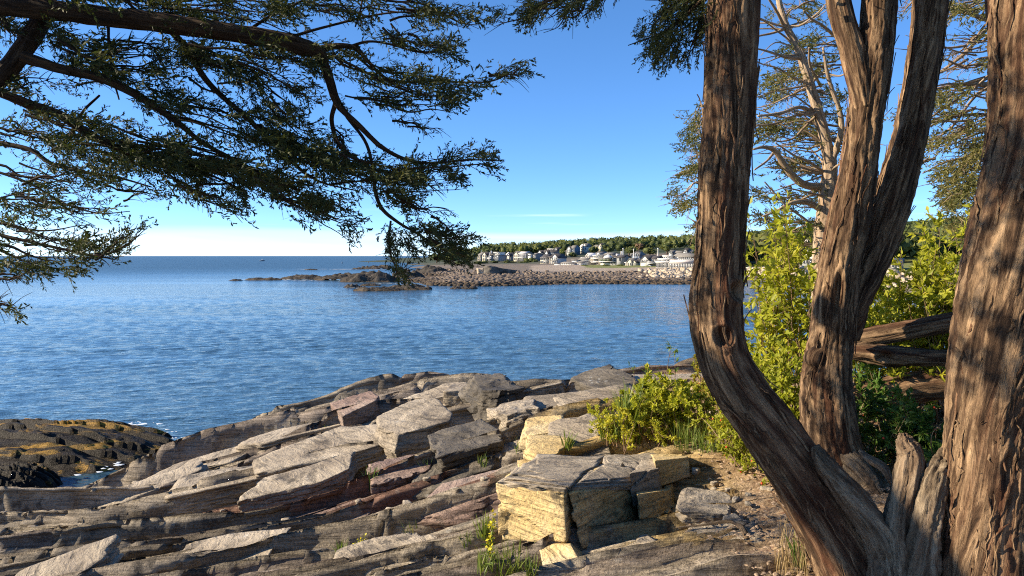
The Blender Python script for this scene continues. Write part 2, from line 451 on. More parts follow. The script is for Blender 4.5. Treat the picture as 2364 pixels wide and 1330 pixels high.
ROCK_DARK = rockmat('rock_dark', (0.05, 0.045, 0.04), (0.11, 0.095, 0.075), (0.19, 0.165, 0.13), lich=0.5)
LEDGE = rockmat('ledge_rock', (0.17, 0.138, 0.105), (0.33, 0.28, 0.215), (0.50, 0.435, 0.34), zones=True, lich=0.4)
# soil and litter on the ledge
t = LEDGE.node_tree; b = t.nodes['Principled BSDF']
src = b.inputs['Base Color'].links[0].from_socket
at = N(t, 'ShaderNodeAttribute', attribute_name='soil')
gpos = N(t, 'ShaderNodeNewGeometry').outputs['Position']
lit = ramp(t, noise(t, gpos, 46.0, 3.0, 0.7), [(0.30, (0.09, 0.055, 0.033)), (0.48, (0.27, 0.185, 0.115)), (0.62, (0.44, 0.32, 0.20)), (0.75, (0.18, 0.10, 0.06))])
lit = mixc3(t, mrange(t, noise(t, gpos, 2.2, 4.0, 0.6), 0.42, 0.6), lit, ramp(t, noise(t, gpos, 30.0, 3.0), [(0.35, (0.16, 0.07, 0.035)), (0.65, (0.42, 0.30, 0.17))]))
t.links.new(mixc3(t, at.outputs['Fac'], src, lit), b.inputs['Base Color'])

rows = []        # (s, per level signed profile): two rows at each boundary, below and above its scarp, more on tall scarps
lv = lambda q: [(int(i), float(f), H, B) for i, f, H, B in levels(np.array(q))]
big = set(K1.tolist()); mid = set(K2.tolist())
for k in range(1, nb):
    q = _b[k]; w = 0.010 + 0.0016 * q
    lo = lv(q - 1e-6); hi_ = lv(q + 1e-6)
    P0 = [(i, H[i] * (0.5 - f)) for i, f, H, B in lo]; P1 = [(i, H[i] * (0.5 - f)) for i, f, H, B in hi_]
    n_ = 6 if k in big else 3 if k in mid else 2
    for t_ in np.linspace(0, 1, n_):
        rows.append((q + w * n_ * 0.55 * (t_ - 0.15), [(b_[0] if t_ > 0.5 else a_[0], a_[1] * (1 - t_) + b_[1] * t_) for a_, b_ in zip(P0, P1)], t_))
    if k < nb - 1:
        for fr in ((0.55,) if _b[k + 1] - q < 0.2 else (0.35, 0.7)):
            qm = q + (_b[k + 1] - q) * fr; rows.append((qm, [(i, H[i] * (0.5 - f)) for i, f, H, B in lv(qm)], -1))
nr = len(rows); nc = 410
SR = np.array([r_[0] for r_ in rows])[:, None]
A = np.linspace(-1.08, 1.10, nc)[None, :]
LX = A * (SR + 0.35); S2 = SR + 0 * A
LY = S2 + warp(LX, S2)
prof = [(np.array([r_[1][l][0] for r_ in rows])[:, None] + 0 * jj, np.array([r_[1][l][1] for r_ in rows])[:, None] + 0 * A) for l, jj in ((0, np.zeros((1, nc), int)), (1, np.zeros((1, nc), int)), (2, np.zeros((1, nc), int)))]
LZ = ledge_cover(LX, LY, ledge_rock(LX, LY, S2, prof))
# thin beds stand proud of one another on the broken faces
wl = (LZ - 0.20 * LX + 0.10 * LY + 0.05 * fbm(LX * 0.8, LY * 0.8, 3, 3))
sh = 0.085 * (hsh(np.floor(wl / 0.075), np.floor(LX * 0.8 + hsh(np.floor(wl / 0.075)) * 4)) - 0.5) + 0.04 * (hsh(np.floor(wl / 0.03), 7) - 0.5)
onface = np.array([1.0 if 0 < r_[2] < 1 else 0.25 for r_ in rows])[:, None]
LYd = LY + sh * onface * (1 - soilmask(LX, LY)) * np.clip(LY / 8.0, 0.35, 1.2) + 0.03 * fbm(LX * 3.0, S2 * 2.0, 4, 3) * onface
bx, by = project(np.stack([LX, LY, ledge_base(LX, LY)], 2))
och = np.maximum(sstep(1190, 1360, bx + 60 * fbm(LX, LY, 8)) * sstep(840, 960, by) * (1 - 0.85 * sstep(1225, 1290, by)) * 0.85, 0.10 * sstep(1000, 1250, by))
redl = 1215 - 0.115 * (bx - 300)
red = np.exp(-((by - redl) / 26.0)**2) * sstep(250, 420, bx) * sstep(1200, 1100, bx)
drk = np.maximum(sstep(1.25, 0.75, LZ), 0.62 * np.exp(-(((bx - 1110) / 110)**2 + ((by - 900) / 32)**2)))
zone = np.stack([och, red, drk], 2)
i3_, i2_, i1_ = prof[0][0], prof[1][0], prof[2][0]
jx_ = np.floor(LX / 3.1 + 0.5 * fbm(LX * 0.4, S2 * 0.6, 4, 2) + 0.37 * i1_)
tone = np.stack([0.5 * hsh(i3_, 3) + 0.5 * hsh(i2_, jx_, 4), hsh(i2_, jx_, 8), 0 * LX], 2)
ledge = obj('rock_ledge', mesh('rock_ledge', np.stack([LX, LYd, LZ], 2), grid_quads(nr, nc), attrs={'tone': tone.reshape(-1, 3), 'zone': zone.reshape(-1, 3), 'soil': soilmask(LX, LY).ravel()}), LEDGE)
tag(ledge, kind='structure')
gnd = obj('ground', mesh('ground', np.array([[-14, -14, 3.5], [16, -14, 4.6], [16, 2.1, 4.60], [-14, 2.1, 3.2]]), [[0, 1, 2, 3]]), LEDGE)
tag(gnd, kind='structure')

# ================================================================== rocks
def cube_grid(n):
    g = np.linspace(-1, 1, n + 1); a, b_ = np.meshgrid(g, g); o = np.ones_like(a)
    vs = []; qs = []; k = 0; q = grid_quads(n + 1, n + 1)
    for f in ((a, b_, o), (b_, a, -o), (o, a, b_), (-o, b_, a), (b_, o, a), (a, -o, b_)):
        v = np.stack([c.ravel() for c in f], 1); vs.append(v); qs.append(q + k); k += len(v)
    v = np.concatenate(vs); q = np.concatenate(qs)
    key = np.round(v * 1000).astype(np.int64)
    _, idx, inv = np.unique(key, axis=0, return_index=True, return_inverse=True)
    return v[idx], inv.ravel()[q]
_cg = {}
def rock_verts(size, seed, res=20, chamf=7, lam=0.05, rough=0.05, bedt=0.09, taper=0.14, planes=None):
    """angular block: half extents `size`, bedding along its local z"""
    if res not in _cg: _cg[res] = cube_grid(res)
    v, q = _cg[res]
    rg = np.random.default_rng(seed)
    S = np.asarray(size, float)
    p = v * S; r = np.linalg.norm(p, axis=1, keepdims=True); d = p / r
    pl = []
    for ax in range(3):
        for sg in (-1, 1):
            n = np.zeros(3); n[ax] = sg; n += rg.normal(0, taper * (0.45 if ax == 2 else 1.0), 3); n /= np.linalg.norm(n)
            pl.append((n, S[ax] * rg.uniform(0.86, 1.0)))
    for _ in range(chamf):
        n = rg.normal(0, 1, 3); n[2] *= 0.6; n /= np.linalg.norm(n)
        sup = np.abs(n) @ S
        pl.append((n, sup * rg.uniform(0.62, 0.86)))
    for n, h in (planes or []):
        n = np.asarray(n, float); n /= np.linalg.norm(n); pl.append((n, h))
    inv = np.zeros(len(d))
    for n, h in pl: inv = np.maximum(inv, (d @ n) / h)
    p = d / inv[:, None]
    o = seed * 3.7
    m = float(S.mean()); sd = np.abs(p[:, 2]) / S[2]
    if lam:
        lz_ = p[:, 2] / bedt + 0.8 * fbm(p[:, 0] * 1.2 / m + o, p[:, 1] * 1.2 / m, 0, 3)
        k = np.floor(lz_); fr = lz_ - k
        pr = (hsh(k + 40, seed) - 0.6) * lam + (fr > 0.82) * (-0.45 * lam)
        brk = hsh(np.floor(p[:, 0] * 1.4 / m + hsh(k, 2) * 3), np.floor(p[:, 1] * 1.4 / m), k)
        pr = pr - 0.6 * lam * (brk > 0.72)
        rad = np.linalg.norm(p[:, :2] / S[:2], axis=1, keepdims=True) + 1e-6
        side = sstep(0.55, 0.95, np.maximum(np.abs(p[:, 0]) / S[0], np.abs(p[:, 1]) / S[1]))
        p[:, :2] += (p[:, :2] / S[:2] / rad) * (pr * side)[:, None]
    nn = fbm(p[:, 0] * 1.6 / m + o, p[:, 1] * 1.6 / m, p[:, 2] * 2.4 / m, 5, 0.55)
    p += d * (rough * m * 1.6 * nn)[:, None]
    return p, q
def rock(name, loc, size, rot, mat, seed, res=20, parent=None, **kw):
    v, q = rock_verts(size, seed, res, **kw)
    o = obj(name, mesh(name, v, q), mat, parent, loc, rot)
    return o
# hero blocks of the ledge: pixel centre, distance, half sizes in pixels (along strike, depth m, height), tilt
def block(label, cat, px, py, d, wpx, dep, hpx, rot, mat, seed, res=30, name='boulder', parent=None, **kw):
    d = ground_hit(px, py + 0.75 * hpx) or d; d = d + 0.25 * dep
    c = P(px, py, d)
    o = rock(name, c, (metres(wpx, d), dep, metres(hpx, d)), tuple(R(a) for a in rot), mat, seed, res, parent, **kw)
    if parent is None: tag(o, label, cat, 'loose rocks lying on the ledge')
    return o
# the squared yellow block in the centre foreground, with its grey cap
def yellow_block():
    c = P(1330, 1175, 5.15); root = empty('rock_block', (c[0], c[1], c[2]), 0)
    tag(root, 'big squared yellow block of ledge rock with a flat grey laminated top', 'rock block')
    def wrt(px, py, d): return P(px, py, d) - c
    def prism(name, front, back, mat, seed, bev=0.0, amp=0.012, nx=26, ny=20, nz=16):
        # hexahedron: front/back = 4 pixel+depth corners (top-left, top-right, bottom-right, bottom-left)
        F = [wrt(*a) for a in front]; B = [wrt(*a) for a in back]
        n = 24
        v, q = cube_grid(n)
        u = (v[:, 0:1] + 1) / 2; w = (v[:, 2:3] + 1) / 2; s = (v[:, 1:2] + 1) / 2
        fr = (F[3] * (1 - u) + F[2] * u) * (1 - w) + (F[0] * (1 - u) + F[1] * u) * w
        bk = (B[3] * (1 - u) + B[2] * u) * (1 - w) + (B[0] * (1 - u) + B[1] * u) * w
        p = fr * (1 - s) + bk * s
        cc = p.mean(0); d = p - cc; d /= np.linalg.norm(d, axis=1, keepdims=True)
        step = np.where(hsh(np.floor(p[:, 0] * 3.4 + 0.9 * fbm(p[:, 0] * 3, p[:, 2] * 3, seed)), np.floor(p[:, 2] * 4.2 + 0.9 * fbm(p[:, 0] * 3, p[:, 2] * 3, seed + 4)), seed) > 0.6, 1.0, 0.0)
        p = p + d * (amp * 1.6 * fbm(p[:, 0] * 2.2 + seed * 2, p[:, 1] * 2.2, seed, 2) + amp * 1.8 * fbm(p[:, 0] * 5 + seed, p[:, 1] * 5, p[:, 2] * 8, 5, 0.6) - 0.038 * step * (amp > 0.01))[:, None]
        return obj(name, mesh(name, p, q), mat, root)
    # main front mass: left face looks left towards the sun, right face turns away
    prism('block_face', [(1148, 1118, 4.95), (1302, 1140, 4.55), (1310, 1262, 4.50), (1152, 1252, 4.92)],
          [(1205, 1075, 5.9), (1390, 1080, 5.5), (1395, 1180, 5.5), (1210, 1180, 5.9)], ROCK_TAN, 3)
    prism('block_side', [(1306, 1136, 4.57), (1464, 1128, 5.15), (1472, 1222, 5.10), (1345, 1268, 4.55)],
          [(1395, 1078, 5.55), (1500, 1075, 5.9), (1505, 1160, 5.9), (1400, 1180, 5.55)], ROCK_TAN, 5, amp=0.02)
    for j, (dx, dy, sh_) in enumerate(((0, 0, 0), (14, -9, 0.10), (30, -17, 0.24), (64, -26, 0.5))):
        prism('block_cap', [(1147 + dx, 1113 + dy, 4.92 + sh_ * 0.7), (1308 + dx * 0.6, 1132 + dy, 4.54 + sh_), (1308 + dx * 0.6, 1142 + dy, 4.55 + sh_), (1149 + dx, 1122 + dy, 4.94 + sh_ * 0.7)],
              [(1240, 1056 + dy * 0.3, 6.4), (1400, 1060 + dy * 0.3, 6.1), (1398, 1070 + dy * 0.3, 6.1), (1240, 1066 + dy * 0.3, 6.4)], ROCK_GREY, 60 + j, amp=0.026)
        prism('block_cap', [(1312 + dx, 1128 + dy, 4.60 + sh_), (1462 - dx * 0.2, 1120 + dy, 5.14 + sh_ * 0.5), (1462 - dx * 0.2, 1131 + dy, 5.14 + sh_ * 0.5), (1308 + dx, 1140 + dy, 4.60 + sh_)],
              [(1402, 1058 + dy * 0.3, 6.1), (1530, 1050 + dy * 0.3, 6.5), (1530, 1060 + dy * 0.3, 6.5), (1402, 1068 + dy * 0.3, 6.1)], ROCK_GREY, 70 + j, amp=0.030)
    prism('block_end', [(1450, 1094, 5.15), (1520, 1082, 5.35), (1526, 1150, 5.3), (1462, 1170, 5.12)],
          [(1495, 1052, 6.4), (1560, 1046, 6.6), (1562, 1076, 6.6), (1500, 1082, 6.4)], ROCK_GREY, 12, amp=0.018)
    prism('block_end', [(1512, 1064, 5.45), (1588, 1056, 5.65), (1593, 1100, 5.6), (1520, 1125, 5.4)],
          [(1500, 1044, 6.7), (1570, 1040, 6.9), (1572, 1070, 6.9), (1505, 1076, 6.7)], ROCK_TAN, 14, amp=0.016)
    prism('block_foot', [(1468, 1142, 4.95), (1548, 1130, 5.15), (1556, 1180, 5.1), (1478, 1215, 4.9)],
          [(1460, 1110, 6.1), (1555, 1100, 6.3), (1560, 1140, 6.3), (1465, 1150, 6.1)], ROCK_TAN, 16, amp=0.02)
    prism('block_foot', [(1228, 1250, 4.62), (1318, 1258, 4.42), (1368, 1345, 4.05), (1262, 1345, 4.15)],
          [(1240, 1200, 5.3), (1345, 1210, 5.2), (1400, 1260, 5.0), (1270, 1270, 5.1)], ROCK_TAN, 18, amp=0.02)
yellow_block()
B = block
B('long tilted grey slab resting on the ledge left of the reddish block', 'slab', 698, 1128, 9.6, 138, 0.36, 36, (8, -14, 6), ROCK_GREY, 21, 40, name='tilted_slab', lam=0.05, bedt=0.07, chamf=4, taper=0.08)
B('reddish brown banded block in the dark gully right of the tilted slab', 'rock block', 925, 1102, 10.2, 82, 0.40, 30, (4, -5, 14), ROCK_RED, 23, 34, name='gully_block', lam=0.09, bedt=0.10, chamf=5)
B('upright slab with a bright narrow left face and dark lichen-spotted front', 'slab', 958, 1008, 12.9, 92, 0.62, 54, (6, -10, 26), ROCK_GREY, 27, 40, name='upright_slab', lam=0.05, bedt=0.13, chamf=6, taper=0.16, planes=[((-0.85, -0.25, 0.35), 0.58)])
B('dark rounded slab dotted with pale lichen rings beside the upright slab', 'slab', 1078, 1034, 12.4, 92, 0.60, 32, (4, -10, 14), ROCK_DARK, 29, 34, name='ringed_slab', lam=0.08, bedt=0.10, chamf=8, rough=0.07)
B('squat rounded pale boulder near the top of the rock point', 'boulder', 1066, 912, 16.3, 50, 0.45, 21, (0, -4, -10), ROCK_GREY, 31, 28, name='round_boulder', lam=0.0, chamf=10, rough=0.08)
B('smooth brown wedge slab on the seaward edge of the ledge', 'slab', 826, 948, 16.0, 54, 0.5, 24, (6, -16, 20), ROCK_RED, 33, 28, name='wedge_slab', lam=0.02, chamf=4)
B('black angular rock at the water edge beside the yellow shrub', 'boulder', 1396, 892, 15.6, 58, 0.6, 22, (4, -10, 18), ROCK_DARK, 36, 34, name='black_rock', lam=0.10, bedt=0.14, chamf=5)
B('blocky pale tan outcrop behind the big yellow block', 'outcrop', 1258, 1010, 9.6, 56, 0.5, 34, (0, -4, -6), ROCK_TAN, 39, 32, name='tan_outcrop', lam=0.06, bedt=0.12, chamf=4)
B('lower tan step of rock just left of the narrow leaved plants', 'outcrop', 1262, 1048, 8.9, 50, 0.4, 22, (0, -2, -8), ROCK_TAN, 42, 26, name='tan_step', lam=0.05, chamf=5)
B('small rounded tan stone at the left corner of the tan step', 'stone', 1230, 1058, 8.6, 14, 0.12, 16, (0, 0, 20), ROCK_TAN, 44, 14, name='round_stone', lam=0.0, chamf=8)
B('little loose stone wedged below the tan step', 'stone', 1210, 1078, 8.2, 15, 0.12, 9, (0, -6, 10), ROCK_TAN, 46, 14, name='small_stone', lam=0.0, chamf=8)
B('cracked flat stone on the litter right of the yellow block', 'stone', 1632, 1166, 5.05, 66, 0.28, 13, (6, 6, -10), ROCK_GREY, 48, 30, name='flat_stone', lam=0.05, bedt=0.03, chamf=8)
B('knobbly rust brown rock mass between the point and the tan outcrop', 'outcrop', 1188, 965, 13.4, 52, 0.7, 30, (0, -6, 12), ROCK_GREY, 51, 34, name='knobbly_outcrop', lam=0.12, bedt=0.16, chamf=7, rough=0.14)
B('dark jagged head of the rock point above the sea', 'outcrop', 1140, 918, 16.8, 66, 0.9, 38, (4, -10, 14), ROCK_DARK, 53, 40, name='point_outcrop', lam=0.13, bedt=0.13, chamf=7, rough=0.10)

# bedded slabs that belong to the ledge itself, along the strike: (px, py, distance, half width px, half height px, material)
for i, (px, py, d, w, h, mt) in enumerate([
    (575, 1108, 11.6, 128, 44, ROCK_GREY), (735, 1050, 12.4, 132, 40, ROCK_GREY), (300, 1150, 12.9, 120, 34, ROCK_GREY),
    (480, 1070, 14.2, 110, 20, ROCK_GREY), (700, 1000, 15.0, 110, 22, ROCK_GREY), (900, 962, 15.2, 90, 22, ROCK_GREY),
    (1000, 925, 16.2, 70, 20, ROCK_GREY), 
    (1085, 1145, 7.6, 88, 24, ROCK_RED), (760, 1205, 8.0, 95, 18, ROCK_RED), (1060, 1085, 9.6, 80, 22, ROCK_DARK), (1150, 1070, 9.0, 60, 16, ROCK_GREY),
    (1010, 1215, 6.6, 100, 22, ROCK_GREY), (520, 1290, 7.0, 120, 20, ROCK_GREY), (880, 1300, 5.7, 90, 24, ROCK_GREY), 
    (120, 1330, 7.0, 110, 22, ROCK_GREY), (1600, 1300, 4.05, 130, 26, ROCK_GREY), (1480, 1320, 4.0, 90, 22, ROCK_GREY), (1700, 1260, 4.3, 60, 14, ROCK_GREY),
    (1330, 975, 10.5, 66, 16, ROCK_TAN), (1400, 940, 12.0, 70, 16, ROCK_GREY), (1290, 940, 13.4, 60, 18, ROCK_GREY), (1560, 890, 12.8, 90, 18, ROCK_GREY), (1640, 900, 11.4, 60, 16, ROCK_TAN), (1340, 1030, 8.2, 60, 14, ROCK_GREY),
    (1690, 1090, 5.6, 60, 9, ROCK_TAN), (1740, 1120, 5.2, 46, 8, ROCK_TAN), (1425, 1045, 7.4, 70, 12, ROCK_RED)]):
    rg = np.random.default_rng(900 + i)
    d = (ground_hit(px, py + 0.2 * h) or d) + 0.25
    c = P(px, py, d); c[2] -= 0.30 * metres(h, d)
    tiltx = -14 if px < 1150 else -8
    rock('rock_slab', c, (metres(w, d) * 1.5, rg.uniform(0.40, 0.60) * (0.6 + 0.05 * d), metres(h, d) * 0.80), (R(rg.uniform(2, 8)), R(tiltx + rg.uniform(-2, 2)), R(rg.uniform(1, 9))), mt, 300 + i, 26 if d > 6 else 30, ledge,
         lam=0.075, bedt=0.055, chamf=5, rough=0.05, taper=0.16)
# broken rubble: small angular pieces lying in the gullies
rub = Bag(); v0, q0 = cube_grid(3)
rg = np.random.default_rng(77)
for k in range(260):
    for _ in range(20):
        px, py = rg.uniform(-60, 1800), rg.uniform(960, 1335)
        zg = 2.0 + (px / 2364) * 3.0
        p = Pz(px, py, min(4.6, zg))
        if 3.2 < p[1] < 15: break
    s = rg.uniform(0.012, 0.045) * (0.5 + 0.09 * p[1])
    v, q = rock_verts((s * rg.uniform(1, 2), s * rg.uniform(0.7, 1.2), s * rg.uniform(0.3, 0.7)), 1000 + k % 40, 3, chamf=4, lam=0)
    a = rg.uniform(0, 6.28); ca, sa = math.cos(a), math.sin(a)
    v = v @ np.array([[ca, sa, 0], [-sa, ca, 0], [0, 0, 1]])
    rub.add(v + np.array([p[0], p[1], ledge_at(p[0], p[1]) + 0.2 * s]), q)
o = obj('rubble', rub.mesh('rubble'), ROCK_GREY); tag(o, 'scattered broken stone chips lying in the cracks of the ledge', 'rubble', kind='stuff')
# gravel and dead leaves under the trees
gb = Bag()
gx = rg.uniform(0.9, 4.2, 5200); gy = rg.uniform(3.2, 8.0, 5200); ok = rg.random(5200) < soilmask(gx, gy); gx, gy = gx[ok], gy[ok]
gz_ = ledge_base(gx, gy)
for x, y, z in zip(gx, gy, gz_):
    s = rg.uniform(0.006, 0.019)
    a = rg.uniform(0, 6.28); v = np.array([[-1.6, 0, 0], [0, -0.8, 0.5], [1.6, 0, 0.15], [0, 0.8, 0.35], [0, 0, 1.0]]) * s
    ca, sa = math.cos(a), math.sin(a); v = v @ np.array([[ca, sa, 0], [-sa, ca, 0], [0, 0, 1]])
    gb.add(v + np.array([x, y, z + 0.012]), None, [[0, 1, 4], [1, 2, 4], [2, 3, 4], [3, 0, 4]])
GRAV = simple('gravel', (0.33, 0.235, 0.155), 0.9, 0.75, 90.0)
o = obj('gravel', gb.mesh('gravel'), GRAV); tag(o, 'brown gravel and fallen litter on the ground under the cedars', 'gravel', kind='stuff')

# ------------------------------------------------------------------ weed covered rocks in the water, left
def weedmat():
    m, t, b = newmat('seaweed_rock')
    g = N(t, 'ShaderNodeNewGeometry'); pos = g.outputs['Position']
    sep_ = N(t, 'ShaderNodeSeparateXYZ'); t.links.new(g.outputs['Normal'], sep_.inputs[0])
    a = noise(t, pos, 0.9, 5.0, 0.65, 0.5, mp=(1, 1, 2)); f = noise(t, pos, 16.0, 6.0, 0.7, 1.0)
    weed = mrange(t, noise(t, pos, 0.55, 6.0, 0.7, 0.8, mp=(0.55, 1.5, 3.0), rot=(0, 0, R(-12))), 0.53, 0.60)
    dark = ramp(t, f, [(0.3, (0.005, 0.004, 0.004)), (0.55, (0.018, 0.013, 0.010)), (0.75, (0.06, 0.038, 0.018))])
    gold = ramp(t, f, [(0.3, (0.10, 0.055, 0.012)), (0.5, (0.36, 0.20, 0.03)), (0.72, (0.50, 0.31, 0.06))])
    t.links.new(mixc3(t, weed, dark, gold), b.inputs['Base Color'])
    b.inputs['Roughness'].default_value = 0.6; b.inputs['Specular IOR Level'].default_value = 0.15
    bump(t, b, f, 1.0, 0.10)
    return m
WEED = weedmat()
WEED_DARK = simple('brown_seaweed', (0.065, 0.042, 0.018), 0.7, 0.8, 16.0)
def weedrock(label, px0, px1, pytop, pywl, seed, dep, hh, rz=0.0):
    d = 6.3 * FPX / (pywl - 591.0); cx = (px0 + px1) / 2
    c = Pz(cx, pywl, 0.0); c[1] += dep * 0.75
    n = 90
    g = np.linspace(-1, 1, n); U, V = np.meshgrid(g, g)
    w = metres((px1 - px0) / 2, d) * 1.08
    rr = np.sqrt(U**2 + V**2) + 0.22 * fbm(U * 1.4 + seed, V * 1.4, seed, 4)
    h = hh * np.clip(1.05 - rr**2.2, -0.6, 1) 
    s = V * 3.2 - 0.35 * U + 0.5 * fbm(U * 2, V * 2, seed + 3, 3)
    h = h + hh * 0.26 * (0.5 - (s - np.floor(s))) * (rr < 1) + 0.14 * hh * fbm(U * 6, V * 8, seed, 4) + 0.05 * fbm(U * 25, V * 25, seed, 3)
    v = np.stack([U * w, V * dep, h], 2)
    o = obj('seaweed_rock', mesh('seaweed_rock', v, grid_quads(n, n), smooth=False), WEED, None, (c[0], c[1], 0.0), (0, 0, rz))
    return tag(o, label, 'rock', 'weed covered rocks by the ledge')
weedrock('large dark rock crusted with golden seaweed in the water at left', -330, 262, 932, 1094, 2, 3.0, 0.80, R(-8))
weedrock('small seaweed rock cut by the left picture edge, nearer than the large one', -140, 70, 1060, 1150, 5, 1.1, 0.55, R(-8))

for lab, px, py, w, h, dp, tl, sd in (('dark brown fringe of seaweed along the seaward edge of the ledge', 778, 940, 98, 17, 0.7, -9, 801), ('short brown seaweed fringe between the rock point and the black rock', 1262, 926, 64, 13, 0.6, -2, 803)):
    c = P(px, py, 18.2)
    o = rock('seaweed_fringe', c, (metres(w, 18.2), dp, metres(h, 18.2)), (0, R(tl), R(6)), WEED_DARK, sd, 36, chamf=8, lam=0.10, bedt=0.07, rough=0.22)
    tag(o, lab, 'seaweed', 'weed covered rocks by the ledge')

# ================================================================== TREES
def barkmat(name, c_dark, c_mid, c_light, c_red, redamt=0.5, k=1.0):
    m, t, b = newmat(name)
    at = N(t, 'ShaderNodeAttribute', attribute_name='bark'); vec = at.outputs['Vector']
    strip = noise(t, vec, 1.0, 7.0, 0.68, 0.9, mp=(21 * k, 21 * k, 2.3 * k))
    wide = noise(t, vec, 1.0, 4.0, 0.55, 0.3, mp=(7 * k, 7 * k, 0.8 * k))
    fine = noise(t, vec, 1.0, 5.0, 0.7, 0.2, mp=(85 * k, 85 * k, 9 * k))
    patch = noise(t, vec, 1.0, 3.0, 0.5, 0.2, mp=(3.0, 3.0, 1.6))
    col = ramp(t, strip, [(0.30, c_dark), (0.46, c_mid), (0.64, c_light), (0.80, tuple(min(1, x * 1.25) for x in c_light))])
    col = mixc3(t, tmath(t, 'MULTIPLY', mrange(t, wide, 0.46, 0.66), redamt), col, c_red)
    col = mixc3(t, tmath(t, 'MULTIPLY', mrange(t, patch, 0.5, 0.7), 0.35), col, tuple(x * 0.5 for x in c_mid))
    fv = ramp(t, fine, [(0.3, (0.55, 0.53, 0.5)), (0.55, (1, 1, 1)), (0.8, (1.3, 1.27, 1.2))])
    t.links.new(mixc3(t, 0.8, col, fv, 'MULTIPLY'), b.inputs['Base Color'])
    b.inputs['Roughness'].default_value = 0.88
    b.inputs['Specular IOR Level'].default_value = 0.2
    p = bump(t, b, strip, 1.0, 0.030 / k)
    bump(t, b, fine, 0.8, 0.008 / k, p)
    return m
BARK = barkmat('cedar_bark', (0.008, 0.005, 0.004), (0.085, 0.050, 0.029), (0.38, 0.255, 0.15), (0.12, 0.042, 0.021), 0.5)
BARK_GREY = barkmat('weathered_wood', (0.018, 0.012, 0.008), (0.13, 0.095, 0.063), (0.33, 0.26, 0.18), (0.15, 0.08, 0.045), 0.35)
BARK_PALE = barkmat('pale_bark', (0.15, 0.098, 0.06), (0.36, 0.265, 0.18), (0.50, 0.40, 0.29), (0.33, 0.21, 0.13), 0.35, 1.3)
BARK_LIMB = barkmat('limb_bark', (0.012, 0.008, 0.006), (0.045, 0.028, 0.018), (0.11, 0.072, 0.045), (0.075, 0.033, 0.018), 0.45, 1.5)

